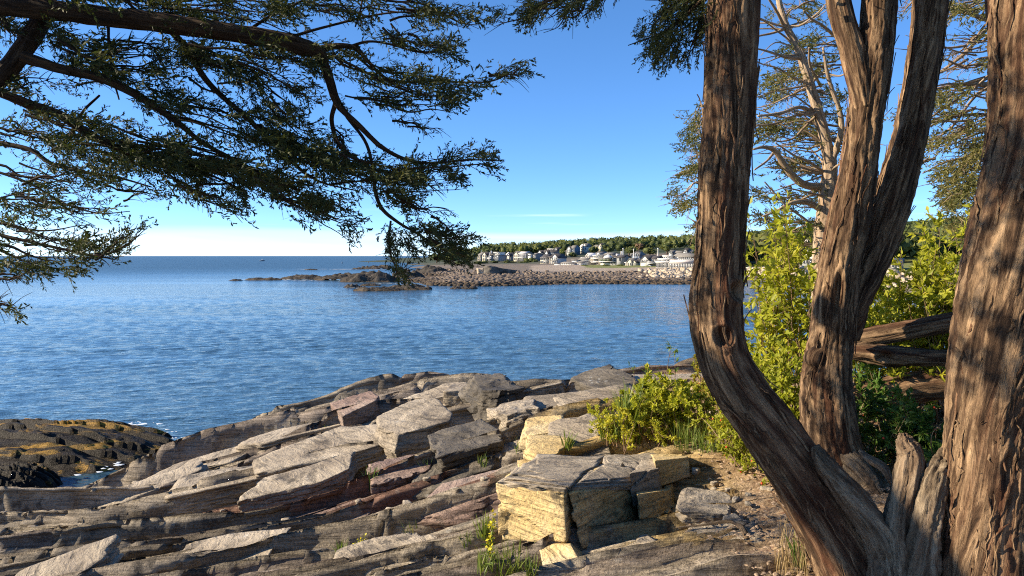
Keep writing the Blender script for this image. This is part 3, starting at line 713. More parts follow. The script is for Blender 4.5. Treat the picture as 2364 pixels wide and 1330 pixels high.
def smooth_path(pts, n):
    pts = np.asarray(pts, float); k = len(pts)
    if k == 2:
        t = np.linspace(0, 1, n)[:, None]; return pts[0] * (1 - t) + pts[1] * t
    e = np.vstack([2 * pts[0] - pts[1], pts, 2 * pts[-1] - pts[-2]])
    u = np.linspace(0, k - 1 - 1e-9, n); i = np.floor(u).astype(int); f = (u - i)[:, None]
    p0, p1, p2, p3 = e[i], e[i + 1], e[i + 2], e[i + 3]
    return 0.5 * (2 * p1 + (-p0 + p2) * f + (2 * p0 - 5 * p1 + 4 * p2 - p3) * f**2 + (-p0 + 3 * p1 - 3 * p2 + p3) * f**3)
def tube(pts, rad, nseg, nring, seed=0, furrow=0.0, lump=0.0, twist=0.0, dents=(), cap=True, flat=0.0):
    """tapered trunk or limb; dents = (fraction along, angle, size along m, size across rad, depth m)"""
    pr = smooth_path(np.column_stack([pts, rad]), nring)
    c, r = pr[:, :3], np.maximum(pr[:, 3], 0.0008)
    T = np.gradient(c, axis=0); T /= np.linalg.norm(T, axis=1, keepdims=True) + 1e-12
    L = np.concatenate([[0], np.cumsum(np.linalg.norm(np.diff(c, axis=0), axis=1))])
    up = np.array([0.05, -1.0, 0.02]); U = np.zeros_like(T)       # angle 0 looks at -y (towards the viewer)
    u = up - T[0] * (up @ T[0]); u /= np.linalg.norm(u)
    for i in range(nring):
        u = u - T[i] * (u @ T[i]); u /= np.linalg.norm(u); U[i] = u
    V = np.cross(T, U)
    a = np.linspace(0, 2 * math.pi, nseg, endpoint=False)[None, :]
    a2 = a + twist * L[:, None]
    ca, sa = np.cos(a2), np.sin(a2); Lc = L[:, None] + 0 * a
    rr = r[:, None] * np.ones_like(a)
    o = seed * 5.3
    if lump:
        rr = rr * (1 + lump * fbm(ca * 1.1 + o, sa * 1.1, Lc * 1.3 / max(0.12, float(r.mean()) * 5), 3))
        rr = rr * (1 + 0.6 * lump * vnoise(ca * 2.3 + o, sa * 2.3, Lc * 0.35 + o))
    if furrow:
        k = r[:, None] / 0.11
        n1_ = fbm(ca * 5.0 * k + o, sa * 4.2 * k, Lc * 1.3 + 0.35 * fbm(ca * 2, sa * 2, Lc * 3, 2), 3, 0.6)
        n2_ = fbm(ca * 15 * k + o, sa * 15 * k + 3, Lc * 2.2, 3, 0.6)
        rr = rr + furrow * (0.9 - 3.4 * np.minimum(np.abs(n1_), 0.42)) + furrow * 0.9 * (0.5 - 2.6 * np.minimum(np.abs(n2_), 0.4))
    for ft, ang, sl, sw, dp in dents:
        l0 = ft * L[-1]; da = (a - ang + math.pi) % (2 * math.pi) - math.pi
        q = ((Lc - l0) / sl)**2 + (da / sw)**2
        rr = rr - dp * np.exp(-q**2) + 0.32 * dp * np.exp(-((np.sqrt(q) - 1.45) / 0.34)**2)
    if flat: rr = rr * (1 + flat * np.cos(2 * a))
    v = c[:, None, :] + rr[..., None] * (np.cos(a)[..., None] * U[:, None, :] + np.sin(a)[..., None] * V[:, None, :])
    i = np.arange(nring - 1)[:, None] * nseg; j = np.arange(nseg)[None, :]; j2 = (j + 1) % nseg
    q = np.stack([i + j, i + j2, i + nseg + j2, i + nseg + j], 2).reshape(-1, 4)
    bark = np.stack([ca * r[:, None], sa * r[:, None], Lc + o], 2).reshape(-1, 3)
    v = v.reshape(-1, 3); tr = None
    if cap:
        n0 = len(v); v = np.vstack([v, c[0] - T[0] * r[0] * 0.3, c[-1] + T[-1] * r[-1] * 0.4]); bark = np.vstack([bark, bark[0], bark[-1]])
        j = np.arange(nseg); j2 = (j + 1) % nseg; e = (nring - 1) * nseg
        tr = np.vstack([np.stack([np.full(nseg, n0), j2, j], 1), np.stack([np.full(nseg, n0 + 1), e + j, e + j2], 1)])
    return v, q, tr, bark
def pixpath(pp, d0, d1=None):
    """pixel polyline (px, py, width px[, depth]) -> points and radii"""
    n = len(pp); d1 = d0 if d1 is None else d1; out = []; rad = []
    for i, a in enumerate(pp):
        d = a[3] if len(a) > 3 else d0 + (d1 - d0) * i / max(1, n - 1)
        out.append(P(a[0], a[1], d)); rad.append(metres(a[2], d) / 2)
    return np.array(out), np.array(rad)
def limb(name, parent, pp, d0, d1=None, mat=None, nseg=16, nring=60, seed=1, **kw):
    c, r = pixpath(pp, d0, d1)
    v, q, tr, bk = tube(c, r, nseg, nring, seed, **kw)
    return obj(name, mesh(name, v, q, tr, smooth=True, attrs={'bark': bk}), mat or BARK, parent)

def bark_strips(parent, pp, d0, d1, n, seed, mat):
    """fibrous strips lifting off a trunk, following its length"""
    c, r = pixpath(pp, d0, d1); nr_ = 200; pr = smooth_path(np.column_stack([c, r]), nr_); c, r = pr[:, :3], pr[:, 3]
    T = np.gradient(c, axis=0); T /= np.linalg.norm(T, axis=1, keepdims=True); L = np.concatenate([[0], np.cumsum(np.linalg.norm(np.diff(c, axis=0), axis=1))])
    u = np.array([0.05, -1.0, 0.02]); U = np.zeros_like(T); u = u - T[0] * (u @ T[0]); u /= np.linalg.norm(u)
    for i in range(nr_): u = u - T[i] * (u @ T[i]); u /= np.linalg.norm(u); U[i] = u
    V = np.cross(T, U); rg = np.random.default_rng(seed); bag = Bag(); m = 12
    for k in range(n):
        l0 = rg.uniform(0.05, 0.92) * L[-1]; ln = rg.uniform(0.10, 0.55); a0 = rg.uniform(-2.0, 2.0); w = rg.uniform(0.005, 0.016); f = np.linspace(0, 1, m)
        ll = np.minimum(l0 + f * ln, L[-1]); a = a0 + 0.10 * np.cumsum(rg.normal(0, 0.4, m)) + f * rg.normal(0, 0.15)
        lift = 0.004 + rg.uniform(0, 0.014) * np.abs(2 * f - rg.uniform(0.4, 1.6))**3; ww = w * np.sin(np.pi * (0.08 + 0.84 * f))**0.5
        ip = lambda A: np.stack([np.interp(ll, L, A[:, j]) for j in range(3)], 1)
        C, Ui, Vi, Ti = ip(c), ip(U), ip(V), ip(T); ri = np.interp(ll, L, r) * 1.01 + lift
        nrm = Ui * np.cos(a)[:, None] + Vi * np.sin(a)[:, None]; tan = -Ui * np.sin(a)[:, None] + Vi * np.cos(a)[:, None]; p = C + nrm * ri[:, None]
        v = np.stack([p - tan * ww[:, None] / 2 - nrm * 0.004, p + nrm * 0.002, p + tan * ww[:, None] / 2 - nrm * 0.004], 1).reshape(-1, 3)
        q = [[3*i + j, 3*i + j + 1, 3*i + j + 4, 3*i + j + 3] for i in range(m - 1) for j in (0, 1)]
        bk = np.stack([np.repeat(np.cos(a) * ri, 3), np.repeat(np.sin(a) * ri, 3) + np.tile([0, .004, .008], m), np.repeat(ll, 3) + k], 1); bag.add(v, q, None, bk)
    tag(obj('bark_strips', bag.mesh('bark_strips', attr='bark'), mat, parent), kind='stuff')

# ---- foliage
def leafmat(name, dark, mid, light, transl=0.3, rough=0.6):
    m, t, b = newmat(name)
    at = N(t, 'ShaderNodeAttribute', attribute_name='tint')
    col = ramp(t, at.outputs['Fac'], [(0.0, dark), (0.5, mid), (1.0, light)])
    t.links.new(col, b.inputs['Base Color']); b.inputs['Roughness'].default_value = rough
    b.inputs['Specular IOR Level'].default_value = 0.25
    tr = N(t, 'ShaderNodeBsdfTranslucent'); t.links.new(mixc3(t, 1.0, col, (1.1, 1.1, 0.6), 'MULTIPLY'), tr.inputs['Color'])
    mx = N(t, 'ShaderNodeMixShader'); mx.inputs[0].default_value = transl
    out = t.nodes['Material Output']
    t.links.new(b.outputs[0], mx.inputs[1]); t.links.new(tr.outputs[0], mx.inputs[2]); t.links.new(mx.outputs[0], out.inputs['Surface'])
    return m
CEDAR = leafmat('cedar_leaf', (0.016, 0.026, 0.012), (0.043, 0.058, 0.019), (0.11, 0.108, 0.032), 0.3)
CEDAR_LIT = leafmat('cedar_leaf_sunlit', (0.035, 0.050, 0.020), (0.10, 0.112, 0.036), (0.23, 0.20, 0.07), 0.35)  # lighter copy of the cedar leaf colour, sunlight painted in
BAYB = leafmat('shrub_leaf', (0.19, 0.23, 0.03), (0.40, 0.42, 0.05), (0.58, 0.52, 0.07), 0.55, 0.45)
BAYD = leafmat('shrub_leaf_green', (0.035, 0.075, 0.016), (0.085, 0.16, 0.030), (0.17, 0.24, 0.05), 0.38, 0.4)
ROSE = leafmat('rose_leaf', (0.15, 0.18, 0.025), (0.30, 0.30, 0.04), (0.42, 0.16, 0.04), 0.4, 0.5)
GRASS = leafmat('grass_blade', (0.075, 0.12, 0.025), (0.16, 0.22, 0.045), (0.33, 0.31, 0.10), 0.35, 0.5)
STRAW = leafmat('dry_grass', (0.17, 0.11, 0.05), (0.30, 0.21, 0.10), (0.44, 0.34, 0.18), 0.25, 0.7)
GOLD = leafmat('goldenrod_flower', (0.33, 0.30, 0.02), (0.55, 0.48, 0.02), (0.72, 0.62, 0.05), 0.3, 0.6)

def orient(dirs, rg, roll=None):
    x = dirs / (np.linalg.norm(dirs, axis=1, keepdims=True) + 1e-9)
    h = np.where(np.abs(x[:, 2:3]) > 0.9, np.array([[1.0, 0, 0]]), np.array([[0, 0, 1.0]]))
    y = np.cross(h, x); y /= np.linalg.norm(y, axis=1, keepdims=True); z = np.cross(x, y)
    a = rg.uniform(0, 2 * math.pi, len(x)) if roll is None else rg.normal(0, roll, len(x))
    c, s = np.cos(a)[:, None], np.sin(a)[:, None]
    y2 = y * c + z * s; z2 = -y * s + z * c
    return np.stack([x, y2, z2], 1)       # rows are axes
def spray_templates(n=10, seed=3):
    out = []; rg = np.random.default_rng(seed)
    for _ in range(n):
        V = []
        def rh(b, d, L, w):
            d = d / np.linalg.norm(d); s = np.cross(d, rg.normal(0, 1, 3)); s /= np.linalg.norm(s)
            V.append(np.array([b, b + d * L * 0.45 + s * w, b + d * L, b + d * L * 0.45 - s * w]))
        axis = [np.zeros(3)]; d = np.array([1.0, 0, 0])
        for i in range(6):
            d = d + rg.normal(0, 0.16, 3); d /= np.linalg.norm(d); axis.append(axis[-1] + d * 0.17)
        for i in range(6):
            rh(axis[i], axis[i + 1] - axis[i], 0.22, 0.020)
            for _k in range(2 if i < 5 else 3):
                sd = d * 0.9 + rg.normal(0, 0.62, 3); sd /= np.linalg.norm(sd)
                L = rg.uniform(0.20, 0.36) * (1.1 - 0.09 * i); bpt = axis[i] + (axis[i + 1] - axis[i]) * rg.random()
                rh(bpt, sd, L, 0.031)
                if rg.random() < 0.75: rh(bpt + sd * L * 0.5, sd + rg.normal(0, 0.5, 3), L * 0.6, 0.030)
        out.append(np.concatenate(V))
    return out
SPR = spray_templates()
def sprays(bag, pos, dirs, size, rg, tint, thin=False):
    """place cedar sprays: pos (n,3), dirs (n,3), size (n,), tint (n,)"""
    M = orient(dirs, rg); which = rg.integers(0, len(SPR), len(pos))
    for k in range(len(SPR)):
        s = which == k
        if not s.any(): continue
        t = SPR[k].reshape(-1, 4, 3)[::2].reshape(-1, 3) * np.array([1, 1.3, 1.3]) if thin else SPR[k]; v = np.einsum('vi,nij->nvj', t, M[s]) * size[s][:, None, None] + pos[s][:, None, :]
        n, nv = v.shape[:2]
        q = np.arange(n * nv).reshape(-1, 4)
        tt = np.clip(np.repeat(tint[s], nv // 4) + rg.normal(0, 0.14, n * nv // 4), 0, 1)
        bag.add(v.reshape(-1, 3), q, None, np.repeat(tt, 4))
def stroke_foliage(bag, twig, strokes, d0, rg, size=0.125, per=115.0, dj=0.30, tint=0.4, ang=0.55, droop=-0.05, tk=1.0):
    """strokes = (polyline px, half width px, density[, depth])"""
    for st in strokes:
        pts, w, den = st[0], st[1], st[2]; d = st[3] if len(st) > 3 else d0
        p = np.array(pts, float)
        seg = np.linalg.norm(np.diff(p, axis=0), axis=1); L = seg.sum(); cum = np.concatenate([[0], np.cumsum(seg)])
        n = int(L * 2 * w / per * den * (5.0 / d)**0 ) + 4
        t = rg.random(n) * L
        cx = np.interp(t, cum, p[:, 0]); cy = np.interp(t, cum, p[:, 1])
        e = 6.0
        tx = np.interp(np.minimum(t + e, L), cum, p[:, 0]) - np.interp(np.maximum(t - e, 0), cum, p[:, 0])
        ty = np.interp(np.minimum(t + e, L), cum, p[:, 1]) - np.interp(np.maximum(t - e, 0), cum, p[:, 1])
        ln = np.hypot(tx, ty) + 1e-6; tx /= ln; ty /= ln
        taper = 0.45 + 0.55 * np.sqrt(np.clip(1.15 - (t / L), 0, 1))
        off = np.clip(rg.normal(0, 0.50, n), -1.15, 1.15) * w * taper
        # clumps and holes
        keep = fbm(cx * 0.022 + 3, (cy + off) * 0.034, d * 1.7, 3) + 0.12 * rg.normal(0, 1, n) > -0.09
        sx, sy = cx - ty * off, cy + tx * off
        dep = d + rg.normal(0, dj, n)
        a = ang * off / w + rg.normal(0, 0.35, n)
        dx = tx * np.cos(a) - ty * np.sin(a); dy = tx * np.sin(a) + ty * np.cos(a)
        pos = P(sx, sy, dep)
        dirs = np.stack([dx, rg.normal(0, 0.45, n), -dy + droop], 1)
        tn = np.clip(tint + 0.30 * fbm(sx * 0.012, sy * 0.016, 5, 2) + rg.normal(0, 0.10, n) - 0.10 * off / w, 0, 1)
        sz = size * rg.uniform(0.65, 1.3, n)
        k = keep
        pos = pos - dirs / np.linalg.norm(dirs, axis=1, keepdims=True) * sz[:, None] * 0.5
        sprays(bag, pos[k], dirs[k], sz[k], rg, tn[k])
        if twig is not None:
            for _ in range(max(3, int(w / 6))):
                o0 = rg.normal(0, 0.45) * w; o1 = rg.normal(0, 0.55) * w; f0 = rg.uniform(0, 0.35) * L; f1 = rg.uniform(0.65, 1.04) * L
                tt = np.linspace(f0, f1, 7); dd_ = d + rg.normal(0, dj * 0.7)
                xx = np.interp(tt, cum, p[:, 0]) + rg.normal(0, 3, 7); yy = np.interp(tt, cum, p[:, 1]) + np.linspace(o0, o1, 7) + rg.normal(0, 3, 7)
                ww = np.linspace(rg.uniform(0.010, 0.018), 0.003, 7) / 2 * tk
                v, q, tr, bk = tube(P(xx, yy, np.full(7, dd_)), ww, 4, 14, 1, cap=False)
                twig.add(v, q, None, bk)
                for _k in range(5):         # bare side twigs
                    j = rg.integers(1, 6); s_ = rg.uniform(18, 55); a_ = math.atan2(yy[j + 0] - yy[j - 1], xx[j] - xx[j - 1]) + rg.choice([-1, 1]) * rg.uniform(0.3, 0.9)
                    x2 = xx[j] + np.cos(a_) * s_ * np.array([0, .5, 1]) + rg.normal(0, 2, 3); y2 = yy[j] + np.sin(a_) * s_ * np.array([0, .5, 1]) + np.array([0, -2, 0.0])
                    v, q, tr, bk = tube(P(x2, y2, np.array([dd_, dd_ + 0.03, dd_ + rg.normal(0, 0.08)])), np.array([.0028, .002, .001]) * tk, 3, 6, 1, cap=False)
                    twig.add(v, q, None, bk)

def shade_fill(bag, c, rad, n, rg, size=0.42, tint=0.4):
    """unseen foliage added to block skylight, joined to a crown mesh: sprays in clumps through an ellipsoid"""
    n = int(n * 0.72); size = size * 1.15
    k = max(6, n // 45); cl = rg.normal(0, 1, (k, 3)); cl /= np.linalg.norm(cl, axis=1, keepdims=True); cl *= rg.uniform(0.35, 1.0, (k, 1))
    p = (cl[rg.integers(0, k, n)] + rg.normal(0, 0.17, (n, 3))) * np.asarray(rad) + np.asarray(c)
    d = (p - np.asarray(c)) / np.asarray(rad) + rg.normal(0, 0.5, (n, 3))
    sprays(bag, p, d, size * rg.uniform(0.7, 1.3, n), rg, np.clip(tint + rg.normal(0, 0.15, n), 0, 1), True)

# ------------------------------------------------------------------ tree 1: twin-stemmed cedar in front
ta = empty('cedar_tree', Pz(2110, 1360, 4.62))
ta.location = (0, 0, 0)
tag(ta, 'twin-stemmed cedar nearest the viewer, one stem bent like an elbow, knotholed', 'tree')
limb('trunk', ta, [(1694, -420, 112), (1692, -200, 114), (1691, 0, 116), (1687, 150, 112), (1682, 280, 110), (1672, 400, 109), (1665, 520, 106), (1659, 620, 106), (1653, 700, 112), (1657, 770, 110),
     (1676, 840, 110), (1716, 910, 116), (1770, 985, 124), (1828, 1070, 132), (1885, 1160, 142), (1940, 1255, 156), (1985, 1350, 176), (2010, 1450, 210)], 3.95, 3.45, BARK, 104, 340, 3, furrow=0.007, lump=0.10, twist=0.25,
     dents=((0.58, -0.55, 0.045, 0.30, 0.035), (0.635, 0.15, 0.045, 0.32, 0.045), (0.30, 1.3, 0.03, 0.2, -0.02)))
limb('trunk', ta, [(2460, -420, 190), (2430, -150, 196), (2408, 60, 198), (2404, 200, 196), (2392, 350, 200), (2368, 500, 204), (2345, 650, 200), (2320, 800, 198), (2300, 950, 194), (2288, 1080, 192), (2276, 1200, 196), (2264, 1330, 210), (2255, 1450, 250)],
     3.45, 3.2, BARK, 108, 300, 8, furrow=0.010, lump=0.14, twist=-0.35, dents=((0.70, -0.25, 0.16, 0.10, 0.05), (0.52, 0.25, 0.10, 0.08, 0.03), (0.80, 0.35, 0.07, 0.10, 0.03)))
limb('limb', ta, [(1882, 1030, 16), (1905, 1072, 40), (1950, 1130, 58), (2000, 1195, 70), (2040, 1270, 84), (2050, 1360, 104), (2050, 1450, 130)], 3.42, 3.28, BARK_GREY, 56, 150, 12, furrow=0.008, lump=0.2, twist=1.0)
limb('stub', ta, [(2084, 1002, 8), (2090, 1022, 34), (2104, 1058, 52), (2096, 1110, 56), (2078, 1190, 62), (2072, 1290, 76), (2076, 1450, 110)], 3.46, 3.25, BARK_GREY, 72, 190, 14, furrow=0.010, lump=0.24, twist=0.7)
limb('stub', ta, [(2190, 1036, 16), (2172, 1072, 40), (2152, 1120, 56), (2136, 1190, 66), (2126, 1280, 76), (2124, 1450, 110)], 3.36, 3.20, BARK_GREY, 56, 140, 15, furrow=0.010, lump=0.25, twist=-0.9)
limb('limb', ta, [(2398, 330, 70), (2340, 200, 66), (2318, 60, 62), (2308, -120, 58), (2300, -400, 50)], 3.75, 3.9, BARK, 60, 130, 17, furrow=0.007, lump=0.12)
fol = Bag(); tw = Bag(); rg = np.random.default_rng(41)
stroke_foliage(fol, tw, [([(1650, -40), (1560, 60), (1500, 150)], 46, 1.2), ([(1640, 30), (1600, 90), (1570, 140)], 40, 1.1), ([(1660, -30), (1540, 20), (1480, 90)], 40, 0.9),
    ([(1390, -40), (1330, 10), (1250, 40)], 30, 1.0), ([(1330, -30), (1220, 20), (1140, 34)], 24, 1.0), ([(1300, -20), (1230, 30), (1200, 55)], 24, 1.0), ([(1450, -40), (1370, 5), (1350, 40)], 26, 0.9)], 4.3, rg, size=0.105, per=62, dj=0.2, tint=0.5, droop=-0.35)
for pp in ([(1680, -60, 12), (1600, 20, 8), (1540, 70, 5), (1450, 105, 2)], [(1680, -160, 16), (1500, -60, 12), (1330, -20, 8), (1220, 20, 4)]):
    limb('limb', ta, pp, 4.1, 4.3, BARK_LIMB, 8, 30, 4)
tag(obj('twigs', tw.mesh('twigs', attr='bark'), BARK_LIMB, ta), kind='stuff')
# crown above the picture, plus fill added out of view to shade the stems
hi = []
for k in range(9):
    x0 = rg.uniform(1500, 2300); y0 = rg.uniform(-900, -260); hi.append(([(x0, y0), (x0 + rg.uniform(-260, 260), y0 + rg.uniform(-60, 120))], 80, 0.35, rg.uniform(3.4, 4.6)))
stroke_foliage(fol, None, hi, 4.0, rg, size=0.16, dj=0.4, tint=0.4)
shade_fill(fol, (2.4, 1.6, 10.6), (3.4, 3.2, 2.4), 1500, rg)
shade_fill(fol, (0.5, -3.0, 10.4), (4.0, 2.6, 3.2), 1600, rg)  # this and the next: foliage added behind the viewer to block skylight
shade_fill(fol, (3.0, -5.5, 7.0), (5.0, 1.8, 3.0), 1800, rg)
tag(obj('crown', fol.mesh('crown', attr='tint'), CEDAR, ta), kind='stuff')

# ------------------------------------------------------------------ tree 2: forked cedar behind
tb = empty('cedar_tree')
tag(tb, 'forked cedar with a hollow slit in its trunk, middle of the right hand trees', 'tree')
limb('trunk', tb, [(1938, 1180, 180), (1926, 1110, 142), (1914, 1020, 118), (1905, 920, 110), (1908, 850, 102), (1920, 780, 92), (1928, 700, 92), (1938, 620, 86), (1954, 530, 86), (1974, 440, 82), (1988, 350, 78), (2000, 260, 78), (2012, 180, 78), (2024, 90, 74), (2030, 0, 72), (2040, -150, 70), (2050, -400, 60)],
     5.05, 5.3, BARK, 96, 320, 21, furrow=0.009, lump=0.16, twist=0.4, dents=((0.315, -0.40, 0.13, 0.20, 0.060), (0.22, -1.15, 0.06, 0.35, -0.05)))
limb('trunk', tb, [(1950, 780, 60), (1970, 690, 72), (1998, 630, 74), (2026, 570, 76), (2048, 500, 80), (2072, 420, 76), (2096, 330, 68), (2114, 250, 66), (2128, 170, 68), (2140, 90, 67), (2148, 0, 69), (2158, -150, 64), (2165, -400, 56)],
     5.25, 5.5, BARK, 72, 240, 23, furrow=0.008, lump=0.10, twist=-0.3)
limb('limb', tb, [(1998, 250, 50), (1980, 170, 54), (1962, 100, 52), (1944, 40, 50), (1932, -20, 48), (1910, -200, 40)], 5.18, 5.35, BARK, 60, 140, 25, furrow=0.007, lump=0.12)
limb('root', tb, [(1930, 1040, 60), (1975, 1080, 58), (2010, 1120, 50), (2040, 1160, 30)], 5.0, 4.7, BARK_GREY, 40, 80, 27, furrow=0.008, lump=0.2)
fol = Bag(); hi = []
for k in range(7):
    x0 = rg.uniform(1600, 2300); y0 = rg.uniform(-800, -300); hi.append(([(x0, y0), (x0 + rg.uniform(-260, 260), y0 + rg.uniform(-60, 120))], 80, 0.3, rg.uniform(5.0, 6.2)))
stroke_foliage(fol, None, hi, 5.4, rg, size=0.17, dj=0.4)
shade_fill(fol, (3.2, 5.4, 11.2), (2.6, 2.2, 2.2), 900, rg)  # unseen fill added above the picture to cut skylight
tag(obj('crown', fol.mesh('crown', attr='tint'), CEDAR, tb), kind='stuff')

bark_strips(ta, [(1694, -420, 112), (1692, -200, 114), (1691, 0, 116), (1687, 150, 112), (1682, 280, 110), (1672, 400, 109), (1665, 520, 106), (1659, 620, 106), (1653, 700, 112), (1657, 770, 110),
     (1676, 840, 110), (1716, 910, 116), (1770, 985, 124), (1828, 1070, 132), (1885, 1160, 142), (1940, 1255, 156), (1985, 1350, 176), (2010, 1450, 210)], 3.95, 3.45, 150, 600, BARK)
bark_strips(ta, [(2460, -420, 190), (2430, -150, 196), (2408, 60, 198), (2404, 200, 196), (2392, 350, 200), (2368, 500, 204), (2345, 650, 200), (2320, 800, 198), (2300, 950, 194), (2288, 1080, 192), (2276, 1200, 196), (2264, 1330, 210), (2255, 1450, 250)], 3.45, 3.2, 150, 601, BARK)
bark_strips(tb, [(1938, 1180, 180), (1926, 1110, 142), (1914, 1020, 118), (1905, 920, 110), (1908, 850, 102), (1920, 780, 92), (1928, 700, 92), (1938, 620, 86), (1954, 530, 86), (1974, 440, 82), (1988, 350, 78), (2000, 260, 78), (2012, 180, 78), (2024, 90, 74), (2030, 0, 72), (2040, -150, 70), (2050, -400, 60)], 5.05, 5.3, 110, 602, BARK)
bark_strips(tb, [(1950, 780, 60), (1970, 690, 72), (1998, 630, 74), (2026, 570, 76), (2048, 500, 80), (2072, 420, 76), (2096, 330, 68), (2114, 250, 66), (2128, 170, 68), (2140, 90, 67), (2148, 0, 69), (2158, -150, 64), (2165, -400, 56)], 5.25, 5.5, 110, 603, BARK)
# ------------------------------------------------------------------ tree 3: pale sunlit cedar behind the trunks
tcd = empty('cedar_tree')
tag(tcd, 'pale barked sunlit cedar with bare bleached branches behind the forked trunk', 'tree')
D3 = 9.0
limb('trunk', tcd, [(1900, 900, 67.2), (1902, 700, 57.6), (1904, 560, 49.6), (1908, 490, 41.6), (1913, 420, 35.2), (1914, 370, 28.8), (1904, 320, 24.0), (1888, 255, 21.6), (1870, 195, 19.2), (1846, 120, 16.0), (1815, 60, 12.8), (1798, 0, 10.4), (1780, -120, 8.0)], D3, D3, BARK_PALE, 48, 240, 31, furrow=0.006, lump=0.12)
rg = np.random.default_rng(59)
for k in range(46):      # thin bleached branches
    j = rg.integers(0, 9); tx_, ty_ = [(1905, 520), (1908, 470), (1912, 400), (1905, 330), (1890, 260), (1872, 200), (1848, 125), (1818, 65), (1930, 330)][j]
    L_ = rg.uniform(70, 190); sg = -1 if rg.random() < 0.72 else 1; a_ = rg.uniform(-0.35, 0.75); n_ = 5; f_ = np.linspace(0, 1, n_)
    xs = tx_ + sg * L_ * f_ * math.cos(a_) + rg.normal(0, 4, n_) * f_; ys = ty_ - L_ * f_ * math.sin(a_) + 14 * np.sin(f_ * 3) * rg.normal(0, 1) + rg.normal(0, 3, n_)
    limb('limb', tcd, [(float(x_), float(y_), float(w_)) for x_, y_, w_ in zip(xs, ys, np.linspace(rg.uniform(4, 8), 1.5, n_))], D3, D3 - rg.uniform(-0.3, 0.5), BARK_PALE, 5, 14, 40 + k)

for pp in ([(1914, 385, 24), (1930, 345, 19), (1942, 300, 17), (1938, 255, 14), (1920, 205, 12), (1908, 160, 9), (1900, 110, 6)],
           [(1905, 432, 26), (1862, 428, 22), (1832, 408, 20), (1808, 378, 18), (1788, 348, 14), (1762, 340, 10), (1738, 345, 6)],
           [(1902, 488, 20), (1866, 468, 17), (1830, 468, 13), (1795, 486, 9), (1760, 500, 5)],
           [(1880, 260, 14), (1845, 248, 11), (1800, 262, 10), (1750, 268, 6)], [(1880, 262, 9), (1850, 262, 8), (1790, 285, 6), (1745, 290, 4)],
           [(1852, 135, 12), (1815, 132, 9), (1770, 118, 6), (1745, 112, 4)], [(1810, 62, 10), (1795, 30, 8), (1770, -10, 6)],
           [(1895, 200, 8), (1870, 150, 7), (1868, 110, 5)], [(1870, 195, 9), (1900, 170, 7), (1940, 175, 5), (1980, 150, 3)],
           [(1935, 90, 9), (1900, 60, 8), (1875, 45, 6), (1855, 25, 4)], [(1788, 350, 9), (1770, 372, 7), (1742, 392, 5)], [(1908, 500, 14), (1880, 520, 10), (1850, 500, 7), (1810, 470, 5), (1765, 420, 4)],
           [(1905, 400, 10), (1870, 375, 8), (1835, 360, 6), (1790, 330, 4)], [(1908, 455, 10), (1880, 448, 7), (1845, 440, 5), (1800, 430, 3)]):
    limb('limb', tcd, [(a_[0], a_[1], a_[2] * 0.8) for a_ in pp], D3, D3 - 0.4, BARK_PALE, 9, 40, 33, lump=0.1)
fol = Bag(); tw = Bag(); rg = np.random.default_rng(61)
stroke_foliage(fol, tw, [([(1690, 250), (1620, 270), (1590, 330)], 40, 0.9), ([(1680, 320), (1610, 340), (1570, 350)], 30, 1.0), ([(1680, 400), (1610, 420), (1550, 455)], 34, 1.1), ([(1680, 460), (1600, 470), (1560, 480)], 22, 1.0),
    ([(1640, 380), (1590, 390), (1570, 400)], 22, 0.9), ([(1640, 520), (1605, 525), (1592, 535)], 16, 0.9),
    ([(1900, 30), (1830, 20), (1770, 40)], 34, 0.7), ([(1980, 90), (1890, 95), (1800, 120)], 30, 0.8), ([(1960, 170), (1880, 160), (1760, 190)], 34, 0.9), ([(1960, 230), (1880, 215), (1770, 225)], 30, 0.8),
    ([(1960, 330), (1860, 300), (1750, 310)], 40, 0.9), ([(1940, 280), (1850, 270), (1740, 290)], 26, 0.7), ([(1930, 400), (1840, 385), (1750, 380)], 34, 0.8), ([(1930, 450), (1840, 470), (1740, 440)], 30, 0.8), ([(1900, 520), (1820, 520), (1740, 500)], 24, 0.7),
    ([(1900, 560), (1830, 560), (1760, 540)], 18, 0.5)], 9.7, rg, size=0.22, per=66, dj=0.45, tint=0.62, tk=1.9)
tag(obj('twigs', tw.mesh('twigs', attr='bark'), BARK_PALE, tcd), kind='stuff')
tag(obj('crown', fol.mesh('crown', attr='tint'), CEDAR_LIT, tcd), kind='stuff')

# ------------------------------------------------------------------ tree 4: cedar at the right edge, far side
td = empty('cedar_tree')
tag(td, 'bushy olive cedar reaching in behind the rightmost trunk', 'tree')
limb('trunk', td, [(2560, 1000, 120), (2540, 700, 100), (2520, 450, 84), (2490, 200, 64), (2460, -60, 44), (2440, -300, 30)], 8.4, 8.4, BARK_PALE, 40, 120, 35, furrow=0.006, lump=0.12)
for pp in ([(2520, 300, 24), (2380, 210, 16), (2260, 195, 12), (2190, 200, 8), (2120, 215, 4)], [(2510, 100, 22), (2380, 60, 16), (2280, 45, 12), (2210, 30, 7), (2150, 90, 4)],
           [(2520, 420, 18), (2400, 330, 12), (2300, 270, 9), (2200, 270, 5), (2130, 300, 3)], [(2500, 120, 18), (2330, 40, 12), (2220, 130, 8), (2140, 190, 5), (2085, 240, 3)],
           [(2530, 260, 14), (2330, 170, 9), (2210, 230, 6), (2130, 285, 3)], [(2520, 300, 14), (2300, 200, 8), (2190, 300, 5), (2110, 345, 3)], [(2520, 430, 14), (2320, 360, 8), (2200, 370, 5), (2130, 400, 3)]):
    limb('limb', td, pp, 8.4, 8.0, BARK_PALE, 8, 40, 37, lump=0.1)
rg = np.random.default_rng(58)
